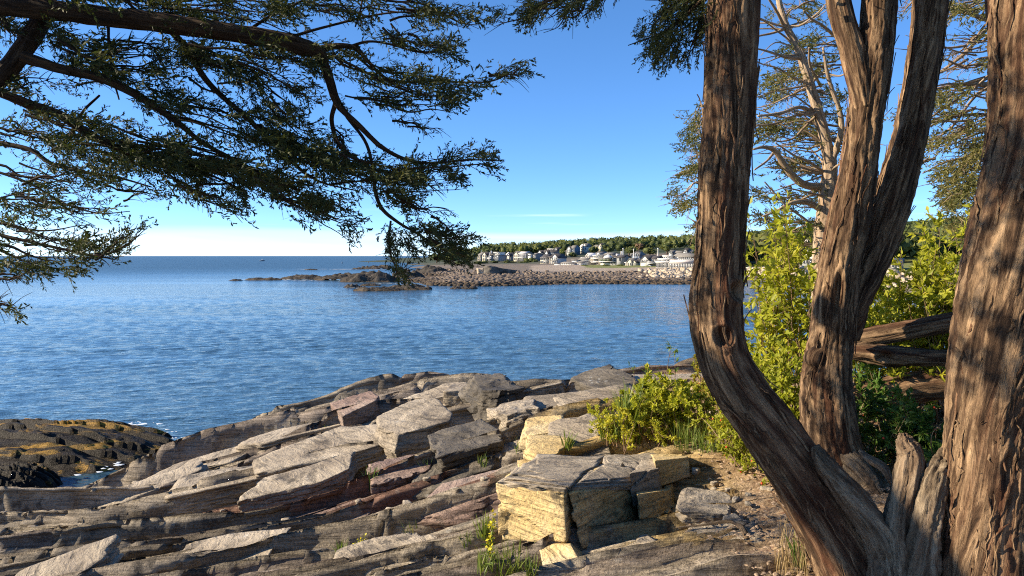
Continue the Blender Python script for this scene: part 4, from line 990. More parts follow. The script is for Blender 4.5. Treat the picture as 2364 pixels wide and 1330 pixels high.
for k in range(34):
    x0 = rg.uniform(2230, 2420); y0 = rg.uniform(60, 420); L_ = rg.uniform(90, 240); a_ = rg.uniform(-0.55, 0.35); f_ = np.linspace(0, 1, 5)
    xs = x0 - L_ * f_ * math.cos(a_) + rg.normal(0, 4, 5) * f_; ys = y0 - L_ * f_ * math.sin(a_) + rg.normal(0, 4, 5)
    limb('limb', td, [(float(x_), float(y_), float(w_)) for x_, y_, w_ in zip(xs, ys, np.linspace(rg.uniform(3.5, 7), 1.2, 5))], 8.0, 7.6, BARK_PALE, 5, 14, 90 + k)
fol = Bag(); tw = Bag(); rg = np.random.default_rng(63)
stroke_foliage(fol, tw, [([(2340, 320), (2240, 360), (2160, 420)], 40, 1.0), ([(2330, 400), (2230, 430), (2165, 460)], 40, 1.1), ([(2320, 470), (2230, 480), (2170, 495)], 34, 1.1), ([(2340, 260), (2230, 300), (2130, 340)], 30, 0.7),
    ([(2330, 180), (2220, 220), (2110, 240)], 34, 0.7), ([(2330, 60), (2240, 90), (2160, 130)], 34, 0.6), ([(2300, 10), (2220, 20), (2150, 40)], 30, 0.6), ([(2320, 130), (2230, 150), (2150, 170)], 26, 0.6), ([(2300, 520), (2250, 520), (2190, 530)], 24, 0.9),
    ([(2180, 350), (2110, 380), (2080, 440)], 16, 0.35), ([(2200, 0), (2110, 10), (2080, 40)], 24, 0.45), ([(2260, 250), (2150, 280), (2060, 270)], 20, 0.5)], 8.1, rg, size=0.19, per=52, dj=0.6, tint=0.75, tk=1.8)
tag(obj('twigs', tw.mesh('twigs', attr='bark'), BARK_PALE, td), kind='stuff')
shade_fill(fol, (8.6, 6.2, 8.2), (2.6, 3.4, 3.6), 1700, rg)  # this and the next two: unseen foliage added at right to block skylight
shade_fill(fol, (7.0, 1.0, 7.6), (2.6, 3.0, 3.4), 1500, rg)
shade_fill(fol, (8.0, 4.4, 6.2), (1.7, 3.0, 2.0), 900, rg)
tag(obj('crown', fol.mesh('crown', attr='tint'), CEDAR_LIT, td), kind='stuff')

# ------------------------------------------------------------------ tree 5: cedar reaching in from the left
te = empty('cedar_tree')
tag(te, 'dark overhanging cedar whose limbs sweep in from the upper left', 'tree')
D5 = 4.2
# the trunk stands off the picture to the left, near the viewer
b0 = np.array([-4.9, 0.9, 3.75])
pts = np.array([b0, [-4.75, 1.3, 5.0], [-4.55, 2.0, 6.4], [-4.4, 3.0, 7.6], [-4.3, 3.9, 8.3], [-4.25, 4.8, 8.7]])
v, q, tr, bk = tube(pts, [0.30, 0.24, 0.21, 0.18, 0.13, 0.09], 48, 120, 44, furrow=0.01, lump=0.12)
obj('trunk', mesh('trunk', v, q, tr, smooth=True, attrs={'bark': bk}), BARK, te)
for pp in ([(-420, -60, 70), (-200, -20, 58), (0, 10, 50), (200, 32, 48), (400, 56, 46), (600, 86, 44), (690, 106, 40), (735, 122, 32), (748, 150, 24), (762, 190, 21), (776, 232, 19), (800, 262, 14), (832, 292, 12), (880, 338, 10), (935, 368, 8), (1000, 376, 6), (1080, 370, 4), (1160, 372, 2)],
           [(-60, 220, 56), (0, 178, 50), (46, 125, 46), (92, 50, 42), (118, -40, 38), (140, -140, 30)],
           [(720, 118, 22), (780, 106, 16), (822, 112, 14), (848, 140, 10), (900, 184, 8), (1000, 188, 6), (1130, 188, 4), (1195, 160, 2.5), (1230, 172, 1.5)],
           [(800, 110, 9), (850, 96, 7), (900, 102, 6), (970, 120, 5), (1050, 112, 3)], [(774, 240, 13), (766, 280, 12), (784, 335, 13), (835, 376, 11), (870, 395, 6)],
           [(800, 270, 9), (845, 330, 9), (862, 400, 10), (866, 440, 11), (882, 482, 11), (920, 514, 9), (965, 540, 7), (1010, 566, 5), (1080, 562, 3), (1115, 546, 2)],
           [(902, 510, 6), (898, 560, 6), (906, 600, 5), (926, 632, 3)], [(380, 56, 18), (430, 112, 17), (480, 190, 15), (560, 264, 13), (610, 310, 12), (680, 380, 9), (740, 420, 6), (830, 442, 3)],
           [(50, 130, 28), (130, 156, 23), (230, 180, 20), (290, 206, 18), (350, 240, 14), (420, 290, 11), (470, 330, 8), (560, 380, 6), (690, 440, 3)],
           [(-80, 180, 28), (0, 214, 24), (60, 238, 22), (130, 262, 20), (190, 300, 18), (250, 332, 14), (310, 358, 10), (380, 382, 7), (480, 402, 5), (570, 444, 3)],
           [(-60, 320, 16), (0, 330, 14), (70, 346, 13), (120, 378, 11), (190, 396, 9), (280, 412, 6), (350, 432, 4)], [(120, 350, 10), (160, 320, 10), (190, 260, 8), (230, 220, 6)],
           [(-60, 520, 12), (0, 542, 10), (60, 556, 9), (150, 576, 8), (230, 590, 6), (290, 566, 4), (335, 530, 2)], [(-60, 590, 8), (0, 602, 6), (60, 612, 5), (160, 622, 3)], [(-60, 690, 6), (0, 702, 4), (38, 714, 2)],
           [(-60, 380, 9), (60, 420, 7), (150, 470, 5), (230, 492, 4), (300, 488, 2)], [(250, 55, 8), (252, 110, 7), (262, 180, 6), (275, 230, 4)], [(838, -20, 6), (832, 25, 5), (820, 62, 4)], [(835, 20, 4), (880, 10, 3.5), (930, 15, 2)],
           [(350, 55, 9), (300, 10, 8), (260, -40, 6)], [(560, 80, 10), (620, 40, 8), (700, 0, 6), (740, -40, 4)], [(640, 95, 9), (760, 60, 7), (900, 30, 5), (1040, 30, 3)]):
    big = pp[0][2] > 26
    pp = [(a_[0], a_[1], a_[2] * 0.84) for a_ in pp]
    limb('limb', te, pp, D5 - (0.35 if big else 0.0), D5, BARK_LIMB, 36 if big else 10, 160 if big else 60, 46 + len(pp), lump=0.14, furrow=0.006 if big else 0.0)
fol = Bag(); tw = Bag(); rg = np.random.default_rng(67)
stroke_foliage(fol, tw, [
    ([(320, 6), (520, 10), (720, 40)], 62, 1.0), ([(140, -30), (300, -10), (420, 10)], 40, 0.8), ([(430, 110), (600, 170), (735, 250)], 66, 1.05), ([(560, 110), (680, 130), (760, 160)], 40, 1.0), ([(850, -10), (980, 20), (1110, 60)], 44, 0.95), ([(700, 10), (780, 20), (860, 60)], 30, 0.55),
    ([(880, 70), (960, 105), (1060, 118)], 30, 1.0), ([(740, 120), (900, 180), (1095, 205)], 40, 1.15), ([(1120, 190), (1180, 165), (1228, 168)], 20, 0.75), ([(790, 220), (930, 235), (1085, 240)], 26, 0.9), ([(900, 270), (960, 285), (1030, 310)], 20, 0.7),
    ([(90, 60), (200, 130), (340, 170)], 52, 0.8), ([(-20, 40), (30, 70), (80, 100)], 44, 0.9), ([(-30, 190), (50, 190), (130, 195)], 34, 1.0), ([(140, 160), (320, 170), (480, 150)], 44, 0.8), ([(320, 220), (480, 260), (690, 335)], 46, 1.05), ([(200, 110), (330, 110), (440, 120)], 36, 0.6),
    ([(50, 250), (150, 280), (260, 300)], 34, 0.85), ([(-30, 290), (60, 310), (160, 330)], 36, 0.95), ([(140, 330), (380, 370), (570, 420)], 62, 1.3), ([(280, 320), (520, 390), (800, 470)], 54, 1.25), ([(560, 290), (720, 350), (870, 430)], 56, 1.2), ([(640, 350), (900, 400), (1145, 370)], 42, 1.25),
    ([(560, 410), (720, 480), (830, 525)], 38, 1.05), ([(380, 410), (480, 460), (570, 492)], 26, 0.8), ([(840, 400), (960, 420), (1075, 425)], 32, 1.15), ([(880, 450), (960, 480), (1035, 500)], 30, 1.1), ([(960, 520), (1040, 550), (1112, 540)], 30, 1.1), ([(990, 560), (1040, 585), (1085, 595)], 30, 1.1), ([(930, 545), (950, 580), (965, 600)], 18, 1.0),
    ([(900, 530), (900, 570), (915, 605)], 20, 1.0), ([(905, 610), (925, 630), (950, 640)], 18, 1.2), ([(-30, 390), (120, 410), (270, 425)], 46, 0.95), ([(-30, 450), (110, 480), (260, 500)], 36, 0.8), ([(-30, 520), (100, 555), (230, 575)], 40, 1.0), ([(180, 600), (270, 575), (335, 525)], 30, 0.9), ([(-30, 580), (80, 615), (185, 625)], 28, 1.0), ([(-30, 695), (10, 705), (42, 718)], 14, 0.9), ([(-30, 640), (30, 640), (70, 635)], 16, 0.4),
    ([(240, 430), (310, 440), (380, 450)], 22, 0.6), ([(760, 300), (790, 330), (800, 380)], 30, 0.8), ([(600, 230), (660, 270), (720, 300)], 30, 0.8)], D5, rg, size=0.125, per=102, dj=0.30, tint=0.50)
hi = []
for k in range(19):      # upper layers of the same tree, above the picture; they dapple the trunks on the right
    x0 = rg.uniform(-300, 700); y0 = -80 - 620 * (k + rg.random()) / 19; L_ = rg.uniform(250, 520)
    hi.append(([(x0, y0), (x0 + L_ * 0.5, y0 + rg.uniform(10, 40)), (x0 + L_, y0 + rg.uniform(20, 90))], 27, 0.9, rg.uniform(3.2, 4.5)))
for k in range(12):
    x0 = rg.uniform(-250, 350); y0 = -90 - 800 * (k + rg.random()) / 12; L_ = rg.uniform(200, 420)
    hi.append(([(x0, y0), (x0 + L_ * 0.5, y0 + rg.uniform(10, 40)), (x0 + L_, y0 + rg.uniform(20, 90))], 36, 0.9, rg.uniform(2.5, 3.1)))
stroke_foliage(fol, None, hi, D5, rg, size=0.14, per=120, dj=0.2, tint=0.4)
tag(obj('twigs', tw.mesh('twigs', attr='bark'), BARK_LIMB, te), kind='stuff')
shade_fill(fol, (-5.6, -2.2, 9.0), (3.2, 2.4, 3.0), 1500, rg)  # unseen fill added behind the viewer to darken ambient light on the rocks
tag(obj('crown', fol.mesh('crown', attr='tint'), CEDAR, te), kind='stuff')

# ------------------------------------------------------------------ fallen and dead wood
def wood(label, name, pp, d0, d1, seed, cat='log', **kw):
    o = limb(name, None, [(a[0], a[1], a[2] * 0.82) for a in pp], d0, d1, BARK if name == 'fallen_log' else BARK_GREY, 48, 120, seed, **kw); return tag(o, label, cat, 'fallen and dead wood under the cedars')
wood('upper of two fallen logs crossing behind the forked cedar', 'fallen_log', [(1930, 800, 50), (1985, 782, 52), (2060, 768, 54), (2150, 752, 52), (2230, 738, 50), (2320, 725, 48)], 5.7, 5.2, 71, furrow=0.008, lump=0.15)
wood('lower fallen log with a sawn branch stump facing the viewer', 'fallen_log', [(1940, 812, 40), (1990, 815, 48), (2060, 822, 54), (2130, 825, 46), (2200, 826, 44), (2320, 830, 44)], 5.5, 5.1, 73, furrow=0.008, lump=0.18, dents=((0.28, 0.1, 0.05, 0.5, 0.04),))
wood('dark shaded log low behind the leafy green shrub', 'fallen_log', [(1950, 930, 70), (2040, 905, 84), (2130, 890, 86), (2240, 880, 84), (2330, 870, 80)], 6.4, 6.0, 75, furrow=0.008, lump=0.15)
wood('bleached crooked root lying on the litter by the bent stem', 'dead_root', [(1690, 1205, 6), (1712, 1218, 14), (1726, 1245, 18), (1738, 1290, 14), (1770, 1310, 9), (1772, 1345, 5)], 4.45, 4.05, 77, cat='root', lump=0.2)
wood('thin bleached stick on the litter beside the flat stone', 'dead_root', [(1560, 1218, 3), (1620, 1212, 7), (1680, 1204, 10), (1705, 1212, 6)], 4.6, 4.45, 79, cat='root', lump=0.2)
wood('broken dead branch leaning between the two cedar bases', 'dead_branch', [(2060, 1120, 10), (2040, 1080, 26), (2010, 1062, 28), (1985, 1040, 12)], 4.4, 4.6, 81, cat='branch', lump=0.25)

# ================================================================== SHRUBS, FLOWERS, GRASS
LEAF4 = np.array([[0, 0, 0], [0.42, 0.24, 0.07], [1, 0, -0.06], [0.42, -0.24, 0.07], [0.5, 0, -0.03]])
LEAFT = np.array([[0, 4, 1], [1, 4, 2], [2, 4, 3], [3, 4, 0]])
def leaves(bag, pos, dirs, size, rg, tint, width=1.0, roll=0.7):
    M = orient(dirs, rg, roll); L = LEAF4 * np.array([1, width, 1])
    v = np.einsum('vi,nij->nvj', L, M) * size[:, None, None] + pos[:, None, :]
    n = len(pos); t = (LEAFT[None] + np.arange(n)[:, None, None] * 5).reshape(-1, 3)
    bag.add(v.reshape(-1, 3), None, t, np.repeat(np.clip(tint, 0, 1), 5))
def shrub(label, spots, mat, seed, leaf=0.045, lw=1.0, per_stem=70, stem_mat=None, name='shrub', cat='shrub', group='shrubs on the ledge', tint=0.5, fruit=0, lean=0.25, clear=0.25, upright=0.4):
    """spots = (px base, py base, depth, px top, py top, spread px, stems)"""
    rg = np.random.default_rng(seed); lb, sb_ = Bag(), Bag(); fb = Bag()
    root = None
    for (bx_, by_, d, tx_, ty_, sp, ns) in spots:
        h_ = ground_hit(bx_, by_)
        if h_ and abs(h_ - d) < 0.45 * d: d = h_
        b0 = P(bx_, by_, d); t0 = P(tx_, ty_, d)
        if root is None:
            root = empty(name, b0); r0 = np.array(b0)
        for k in range(ns):
            st = b0 + np.array([rg.normal(0, metres(sp, d) * 0.35), rg.normal(0, 0.22), 0])
            u = rg.uniform(-1, 1); hh = 1.0 - 0.55 * u * u * rg.random() - 0.32 * rg.random()
            en = b0 + (t0 - b0) * hh + np.array([u * metres(sp, d), rg.normal(0, 0.30), 0])
            mid = st * 0.5 + en * 0.5 + rg.normal(0, 0.05, 3) + np.array([0, 0, 0.05])
            pts = smooth_path(np.array([st, mid, en]), 10); Ls = np.linalg.norm(en - st)
            v, q, tr, bk = tube(pts, np.linspace(0.0035 + 0.003 * Ls, 0.0012, 10), 4, 12, 1, cap=False); sb_.add(v, q, None, bk)
            n = int(per_stem * Ls); 
            # side shoots carrying leaves
            nsd = max(4, int(9 * Ls)); f = rg.uniform(clear, 1.0, nsd); bp = np.stack([np.interp(f, np.linspace(0, 1, 10), pts[:, i]) for i in range(3)], 1)
            ax = en - st; ax /= np.linalg.norm(ax)
            sd = ax * upright + rg.normal(0, 0.55, (nsd, 3)); sd /= np.linalg.norm(sd, axis=1, keepdims=True); sl = rg.uniform(0.06, 0.22, nsd) * (0.5 + 0.6 * Ls) * (1.2 - 0.6 * f)
            for j in range(nsd):
                v, q, tr, bk = tube(np.array([bp[j], bp[j] + sd[j] * sl[j] * 0.5 + np.array([0, 0, 0.01]), bp[j] + sd[j] * sl[j]]), [0.0022, 0.0016, 0.0008], 3, 5, 1, cap=False); sb_.add(v, q, None, bk)
            w = rg.integers(0, nsd, n); g = rg.random(n)**0.7
            pos = bp[w] + sd[w] * (sl[w] * g)[:, None] + rg.normal(0, 0.006, (n, 3))
            dr = sd[w] * 0.7 + rg.normal(0, 0.55, (n, 3)) + np.array([0, 0, 0.12])
            tn = tint + 0.22 * fbm(pos[:, 0] * 4, pos[:, 1] * 4, pos[:, 2] * 4, 2) + rg.normal(0, 0.16, n)
            leaves(lb, pos, dr, leaf * rg.uniform(0.55, 1.25, n), rg, tn, lw)
            if fruit:
                for j in rg.integers(0, nsd, fruit): fb.add(cube_grid(2)[0] / np.linalg.norm(cube_grid(2)[0], axis=1, keepdims=True) * 0.009 + bp[j] + sd[j] * sl[j], cube_grid(2)[1])
    off = -r0
    for bag, nm, mt, at in ((sb_, 'stems', stem_mat or BARK_LIMB, 'bark'), (lb, 'leaves', mat, 'tint')):
        me = bag.mesh(nm, attr=at); me.transform(Matrix.Translation(Vector(off))); tag(obj(nm, me, mt, root), kind='stuff')
    if fruit and fb.v:
        me = fb.mesh('hips'); me.transform(Matrix.Translation(Vector(off))); tag(obj('hips', me, HIP, root), kind='stuff')
    return tag(root, label, cat, group)
HIP = simple('rose_hip', (0.55, 0.05, 0.02), 0.35)
STEM = barkmat('shrub_stem', (0.10, 0.06, 0.04), (0.20, 0.13, 0.08), (0.33, 0.24, 0.15), (0.20, 0.10, 0.06), 0.3, 2)
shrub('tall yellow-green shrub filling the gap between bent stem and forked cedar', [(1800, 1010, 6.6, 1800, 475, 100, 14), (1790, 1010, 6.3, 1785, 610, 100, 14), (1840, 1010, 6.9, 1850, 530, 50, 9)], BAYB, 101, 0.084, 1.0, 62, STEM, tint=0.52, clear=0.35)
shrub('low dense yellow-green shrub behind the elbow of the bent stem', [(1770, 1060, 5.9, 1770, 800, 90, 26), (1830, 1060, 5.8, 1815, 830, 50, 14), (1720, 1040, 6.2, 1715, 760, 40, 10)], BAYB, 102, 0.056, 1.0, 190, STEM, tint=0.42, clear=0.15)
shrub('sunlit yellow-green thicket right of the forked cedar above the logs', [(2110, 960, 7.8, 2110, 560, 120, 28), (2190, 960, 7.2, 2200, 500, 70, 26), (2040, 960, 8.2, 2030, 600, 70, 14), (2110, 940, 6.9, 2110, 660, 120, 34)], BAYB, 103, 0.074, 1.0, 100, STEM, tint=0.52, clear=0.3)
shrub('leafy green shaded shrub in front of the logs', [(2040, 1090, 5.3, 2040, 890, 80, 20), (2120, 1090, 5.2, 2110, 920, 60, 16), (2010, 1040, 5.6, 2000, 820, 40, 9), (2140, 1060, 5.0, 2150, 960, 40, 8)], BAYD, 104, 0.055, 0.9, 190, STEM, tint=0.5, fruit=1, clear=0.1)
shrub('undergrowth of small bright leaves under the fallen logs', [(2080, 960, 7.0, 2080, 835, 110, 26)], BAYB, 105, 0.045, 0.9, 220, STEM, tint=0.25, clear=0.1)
shrub('bushy sunlit shrub with broad leaves in the centre of the plant clump', [(1535, 1015, 7.0, 1530, 860, 55, 24), (1495, 1010, 7.0, 1490, 890, 50, 16), (1590, 1000, 7.0, 1590, 890, 50, 14)], BAYB, 106, 0.050, 1.1, 280, STEM, tint=0.48, clear=0.15)
shrub('rose bush with red and yellow leaves against the bent stem', [(1640, 950, 8.2, 1625, 820, 34, 14)], ROSE, 107, 0.045, 1.0, 260, STEM, tint=0.55, fruit=1, clear=0.1)
shrub('leafy low shrub running down beside the bent stem', [(1700, 1070, 6.0, 1680, 960, 50, 18), (1650, 1010, 6.8, 1650, 880, 46, 16), (1740, 1090, 5.6, 1735, 1030, 30, 8)], BAYB, 108, 0.036, 1.0, 330, STEM, tint=0.42, clear=0.1, fruit=1)
shrub('single upright leafy sprig standing against the water', [(1548, 900, 7.6, 1554, 776, 7, 2)], BAYD, 109, 0.055, 0.85, 44, STEM, tint=0.75, clear=0.15)
shrub('two thin sprigs left of the broad leaved shrub', [(1462, 930, 7.4, 1455, 842, 8, 2), (1520, 900, 7.4, 1510, 838, 8, 2)], BAYD, 110, 0.045, 0.7, 60, STEM, tint=0.7, clear=0.1)

shrub('low bright yellow-green bush at the left end of the plant clump', [(1425, 1022, 6.7, 1420, 930, 60, 18), (1480, 1022, 6.6, 1480, 950, 46, 12)], BAYB, 111, 0.034, 1.0, 420, STEM, tint=0.72, clear=0.05)

def blades(bag, base, n, length, width, rg, spread=0.7, tint=0.5, bend=0.9, rad=0.05, up=1.0):
    ns = 5
    for k in range(n):
        a = rg.uniform(0, 6.283); r = rad * math.sqrt(rg.random()); p0 = np.asarray(base) + np.array([r * math.cos(a), r * math.sin(a), -0.01])
        L = length * rg.uniform(0.55, 1.1); th = rg.uniform(0.05, 1.0) * spread; az = rg.uniform(0, 6.283); h = np.array([math.cos(az), math.sin(az), 0])
        s = np.linspace(0, 1, ns); ang = th * 0.5 + s * th * bend
        st = np.stack([np.sin(ang)[:, None] * h * 1.0, ], 0)[0] + np.cos(ang)[:, None] * np.array([0, 0, up])
        c = p0 + np.concatenate([[np.zeros(3)], np.cumsum(st[:-1] * L / (ns - 1), axis=0)])
        sd = np.cross(h, [0, 0, 1.0]) * math.cos(rg.uniform(-0.8, 0.8)) + h * 0.2; w = width * rg.uniform(0.7, 1.2) * np.array([0.6, 1.0, 0.9, 0.6, 0.05])
        v = np.stack([c - sd * w[:, None] / 2, c + sd * w[:, None] / 2], 1).reshape(-1, 3)
        q = [[2 * i, 2 * i + 1, 2 * i + 3, 2 * i + 2] for i in range(ns - 1)]
        bag.add(v, q, None, np.full(len(v), np.clip(tint + rg.normal(0, 0.18), 0, 1)))
def tuft(label, spots, mat, seed, name='grass_tuft', cat='grass', gold=(), spread=0.7, width=0.009, bend=0.9, group='tufts rooted in cracks of the ledge'):
    """spots = (px, py, depth, length px, n, radius px)"""
    rg = np.random.default_rng(seed); bag = Bag(); gb_ = Bag(); root = None
    for (px, py, d, lp, n, rp) in spots:
        h_ = ground_hit(px, py)
        if h_ and abs(h_ - d) < 0.45 * d: d = h_
        b0 = P(px, py, d)
        if root is None: root = empty(name, b0); r0 = np.array(b0)
        blades(bag, b0, n, metres(lp, d), width, rg, spread, 0.45, bend, metres(rp, d))
    for (px, py, px2, py2, d_) in gold:      # flowering stalk
        p0, p1 = P(px, py, d), P(px2, py2, d)
        pts = smooth_path(np.array([p0, (p0 + p1) / 2 + np.array([0.01, 0, 0.01]), p1]), 8)
        v, q, tr, bk = tube(pts, np.linspace(0.003, 0.0015, 8), 4, 8, 1, cap=False); bag.add(v, q, None, np.full(len(v), 0.4))
        n = 80 if len(gold) > 3 else 30; f = 1 - rg.random(n) * 0.5; pos = p0 + (p1 - p0) * f[:, None] + rg.normal(0, 0.016, (n, 3))
        leaves(gb_, pos, rg.normal(0, 1, (n, 3)), rg.uniform(0.014, 0.030, n), rg, rg.random(n), 1.6)
        n = 16; f = rg.random(n) * 0.6; pos = p0 + (p1 - p0) * f[:, None]
        leaves(bag, pos, rg.normal(0, 0.6, (n, 3)) + np.array([0, 0, 0.5]), rg.uniform(0.03, 0.06, n), rg, np.full(n, 0.5), 0.5)
    off = Matrix.Translation(Vector(-r0))
    me = bag.mesh('blades', attr='tint'); me.transform(off); tag(obj('blades', me, mat, root), kind='stuff')
    if gb_.v:
        me = gb_.mesh('flowers', attr='tint'); me.transform(off); tag(obj('flowers', me, GOLD, root), kind='stuff')
    return tag(root, label, cat, group)
tuft('spreading grassy tuft in a crack of the front ledge, left one of the pair', [(950, 1238, 6.5, 52, 60, 26)], GRASS, 121)
tuft('upright grassy tuft at the left foot of the yellow block', [(1118, 1240, 5.6, 62, 50, 16), (1075, 1262, 5.5, 40, 40, 14)], GRASS, 122, gold=[(1135, 1255, 1140, 1182, 5.4)])
tuft('small goldenrod sprout low on the front ledge with one yellow head', [(785, 1284, 6.2, 46, 28, 10)], GRASS, 123, gold=[(800, 1285, 842, 1240, 6.2)], spread=0.8, width=0.012)
tuft('large goldenrod clump below the yellow block at the bottom edge', [(1180, 1325, 4.6, 80, 90, 40), (1120, 1318, 4.7, 60, 40, 20), (1225, 1330, 4.5, 60, 40, 16)], GRASS, 124, gold=[(1125, 1290, 1138, 1200, 4.8), (1138, 1310, 1128, 1250, 4.7)], spread=0.8)
tuft('dark little plant in the gully behind the tilted slab', [(862, 1128, 9.6, 58, 40, 16)], BAYD, 125, width=0.016, group='plants in the dark gully')
tuft('dark grassy plant in the gully right of the reddish block', [(985, 1102, 10.4, 50, 36, 14)], BAYD, 126, width=0.014, group='plants in the dark gully')
tuft('pale sprout under the ringed slab', [(1115, 1082, 10.4, 40, 26, 12)], GRASS, 127, width=0.012, group='plants in the dark gully')
tuft('goldenrod sprout beside the ringed slab and the tan step', [(1172, 1040, 10.6, 46, 34, 16), (1198, 1050, 10.2, 40, 24, 10)], GRASS, 128, width=0.014, group='plants in the dark gully')
tuft('strap leaved plant growing on top of the tan step', [(1310, 1036, 8.2, 52, 24, 10)], GRASS, 129, spread=0.9, width=0.014)
tuft('rosette of dark leaves wedged right of the tan outcrop', [(1325, 1000, 9.2, 26, 26, 16)], BAYD, 130, spread=1.4, width=0.02)
tuft('arching long leaved plant in front of the broad leaved shrub', [(1450, 1000, 6.7, 130, 90, 22), (1470, 1022, 6.5, 60, 26, 12)], GRASS, 131, spread=0.95, width=0.016, bend=1.3, group='plants at the top of the ledge')
tuft('bright yellow goldenrod mass at the left end of the plant clump', [(1420, 1010, 6.7, 70, 60, 40)], GRASS, 132, width=0.013, group='plants at the top of the ledge',
     gold=[(1420, 1015, 1372 + 14 * k, 985 - 7 * k + 20 * (k % 2), 6.6) for k in range(8)] + [(1430, 1010, 1400 + 12 * k, 960 + 18 * (k % 3), 6.7) for k in range(6)], spread=1.1)
tuft('fine green grass patch at the foot of the clump by the bent stem', [(1590, 1035, 6.3, 70, 110, 34), (1640, 1045, 6.2, 60, 80, 30), (1560, 1010, 6.6, 60, 60, 24)], GRASS, 133, width=0.006, spread=0.5, group='plants at the top of the ledge')
tuft('dry straw coloured grass between the shrub and the bent stem', [(1610, 1005, 6.8, 96, 90, 36), (1660, 1020, 6.6, 80, 60, 26)], STRAW, 134, width=0.004, spread=0.5, group='plants at the top of the ledge')
tuft('dry grass stalks beside the base of the bent stem', [(1820, 1330, 4.0, 150, 46, 40), (1850, 1335, 3.9, 120, 26, 20)], STRAW, 135, width=0.004, spread=0.4, group='plants under the cedars')
tuft('broad green blades at the base of the bent stem', [(1850, 1320, 4.05, 110, 9, 16)], GRASS, 136, width=0.022, spread=0.5, group='plants under the cedars')
tuft('thin grass tuft beside the flat cracked stone', [(1700, 1150, 5.0, 46, 30, 14)], STRAW, 137, width=0.005, spread=0.8, group='plants under the cedars')
tuft('small green weed at the foot of the bent stem near the tan plates', [(1770, 1090, 5.3, 34, 26, 12)], GRASS, 138, width=0.02, spread=1.2, group='plants under the cedars')
tuft('sparse sprig in the middle of the upper slabs', [(757, 992, 14.8, 14, 18, 8)], GRASS, 139, width=0.02, spread=0.8)

# ================================================================== FAR SHORE
def F(px, d, z):
    a, y, _ = ray(px, 591.0); return [a * d / y, d, z]
HP = [F(*a) for a in [
    (500, 300, -3), (700, 300, -3), (850, 210, -3), (900, 150, -3), (1000, 130, -2.0), (1100, 125, -2.0), (1200, 133, -2.0), (1300, 142, -2.0), (1450, 136, -2), (1600, 138, -2), (1750, 145, -2.5), (1900, 130, -2.5), (2000, 95, -2.5), (2200, 62, -2), (2500, 40, -2),
    (880, 420, -3), (900, 600, -3), (700, 900, -4), (850, 1300, -4), (300, 700, -5), (600, 1500, -5), (930, 300, -1.2), (925, 230, -1.0), (940, 190, -0.5),
    (960, 178, 0.3), (1000, 152, 0.25), (1050, 165, 0.6), (1050, 230, 1.3), (1030, 300, 1.2), (1000, 400, 1.3), (1100, 150, 0.25), (1100, 200, 0.95), (1100, 300, 1.6), (1200, 158, 0.25), (1200, 250, 1.3), (1250, 176, 0.2), (1300, 176, 0.2), (1300, 260, 1.3), (1300, 350, 1.8), (1350, 164, .2), (1450, 166, 0.25), (1450, 240, 1.4), (1450, 330, 2.0),
    (1500, 168, .25), (1500, 205, 1.0), (1600, 160, 0.2), (1600, 190, 0.6), (1600, 222, 2.0), (1600, 300, 2.3), (1720, 178, .2), (1720, 215, 2.2), (1850, 172, .2), (1850, 205, 2.4), (1850, 330, 4), (2010, 114, 0.2), (2020, 138, 2.6), (2050, 300, 5), (2200, 84, .2), (2200, 108, 2.6), (2200, 300, 6), (2500, 70, 2), (2500, 300, 8),
    (1110, 480, 2.6), (1190, 470, 2.4), (1280, 420, 2.0), (1400, 380, 1.9), (1020, 520, 1.8), (960, 560, 0.3), (1000, 700, 2.5), (1100, 650, 5), (1300, 600, 8), (1500, 600, 10), (1700, 480, 10), (1900, 400, 11),
    (1000, 950, 4), (1100, 950, 10), (1300, 950, 15), (1400, 900, 19), (1600, 850, 20), (1850, 700, 22), (2100, 520, 21), (2400, 500, 26), (960, 1000, -1), (1300, 1500, 12), (2000, 1500, 20), (2600, 900, 30)]]
head_z0 = rbf(HP)
def head_z(x, y): return head_z0(x, y) + 0.18 * fbm(x * 0.08, y * 0.08, 2, 3)
HEAD = None
def headmat():
    m, t, b = newmat('shore_ground')
    g = N(t, 'ShaderNodeNewGeometry'); pos = g.outputs['Position']; at = N(t, 'ShaderNodeAttribute', attribute_name='zone')
    sp = N(t, 'ShaderNodeSeparateXYZ'); t.links.new(at.outputs['Vector'], sp.inputs[0])
    n1_ = noise(t, pos, 0.35, 5.0, 0.65); n2_ = noise(t, pos, 1.6, 5.0, 0.7)
    wob = tmath(t, 'MULTIPLY', tmath(t, 'SUBTRACT', n1_, 0.5), 0.8)
    cob = ramp(t, n2_, [(0.3, (0.06, 0.045, 0.03)), (0.5, (0.17, 0.13, 0.09)), (0.7, (0.30, 0.24, 0.18))])
    sand = ramp(t, n1_, [(0.3, (0.27, 0.205, 0.145)), (0.7, (0.40, 0.32, 0.235))])
    gr = ramp(t, n2_, [(0.3, (0.10, 0.12, 0.025)), (0.7, (0.24, 0.24, 0.05))])
    c = mixc3(t, mrange(t, tmath(t, 'ADD', sp.outputs[0], wob), 0.35, 0.65), cob, sand)
    c = mixc3(t, mrange(t, tmath(t, 'ADD', sp.outputs[1], wob), 0.35, 0.65), c, gr)
    c = mixc3(t, sp.outputs[2], c, (0.03, 0.045, 0.015))
    t.links.new(c, b.inputs['Base Color']); b.inputs['Roughness'].default_value = 0.9
    bump(t, b, n2_, 1.0, 0.4); return m
nc, nr = 260, 200
A, D = np.meshgrid(np.linspace(-0.42, 1.15, nc), np.geomspace(58, 1700, nr))
HX, HY = A * D, D; HZ = head_z(HX, HY)
hpx = 1182 + A * FPX
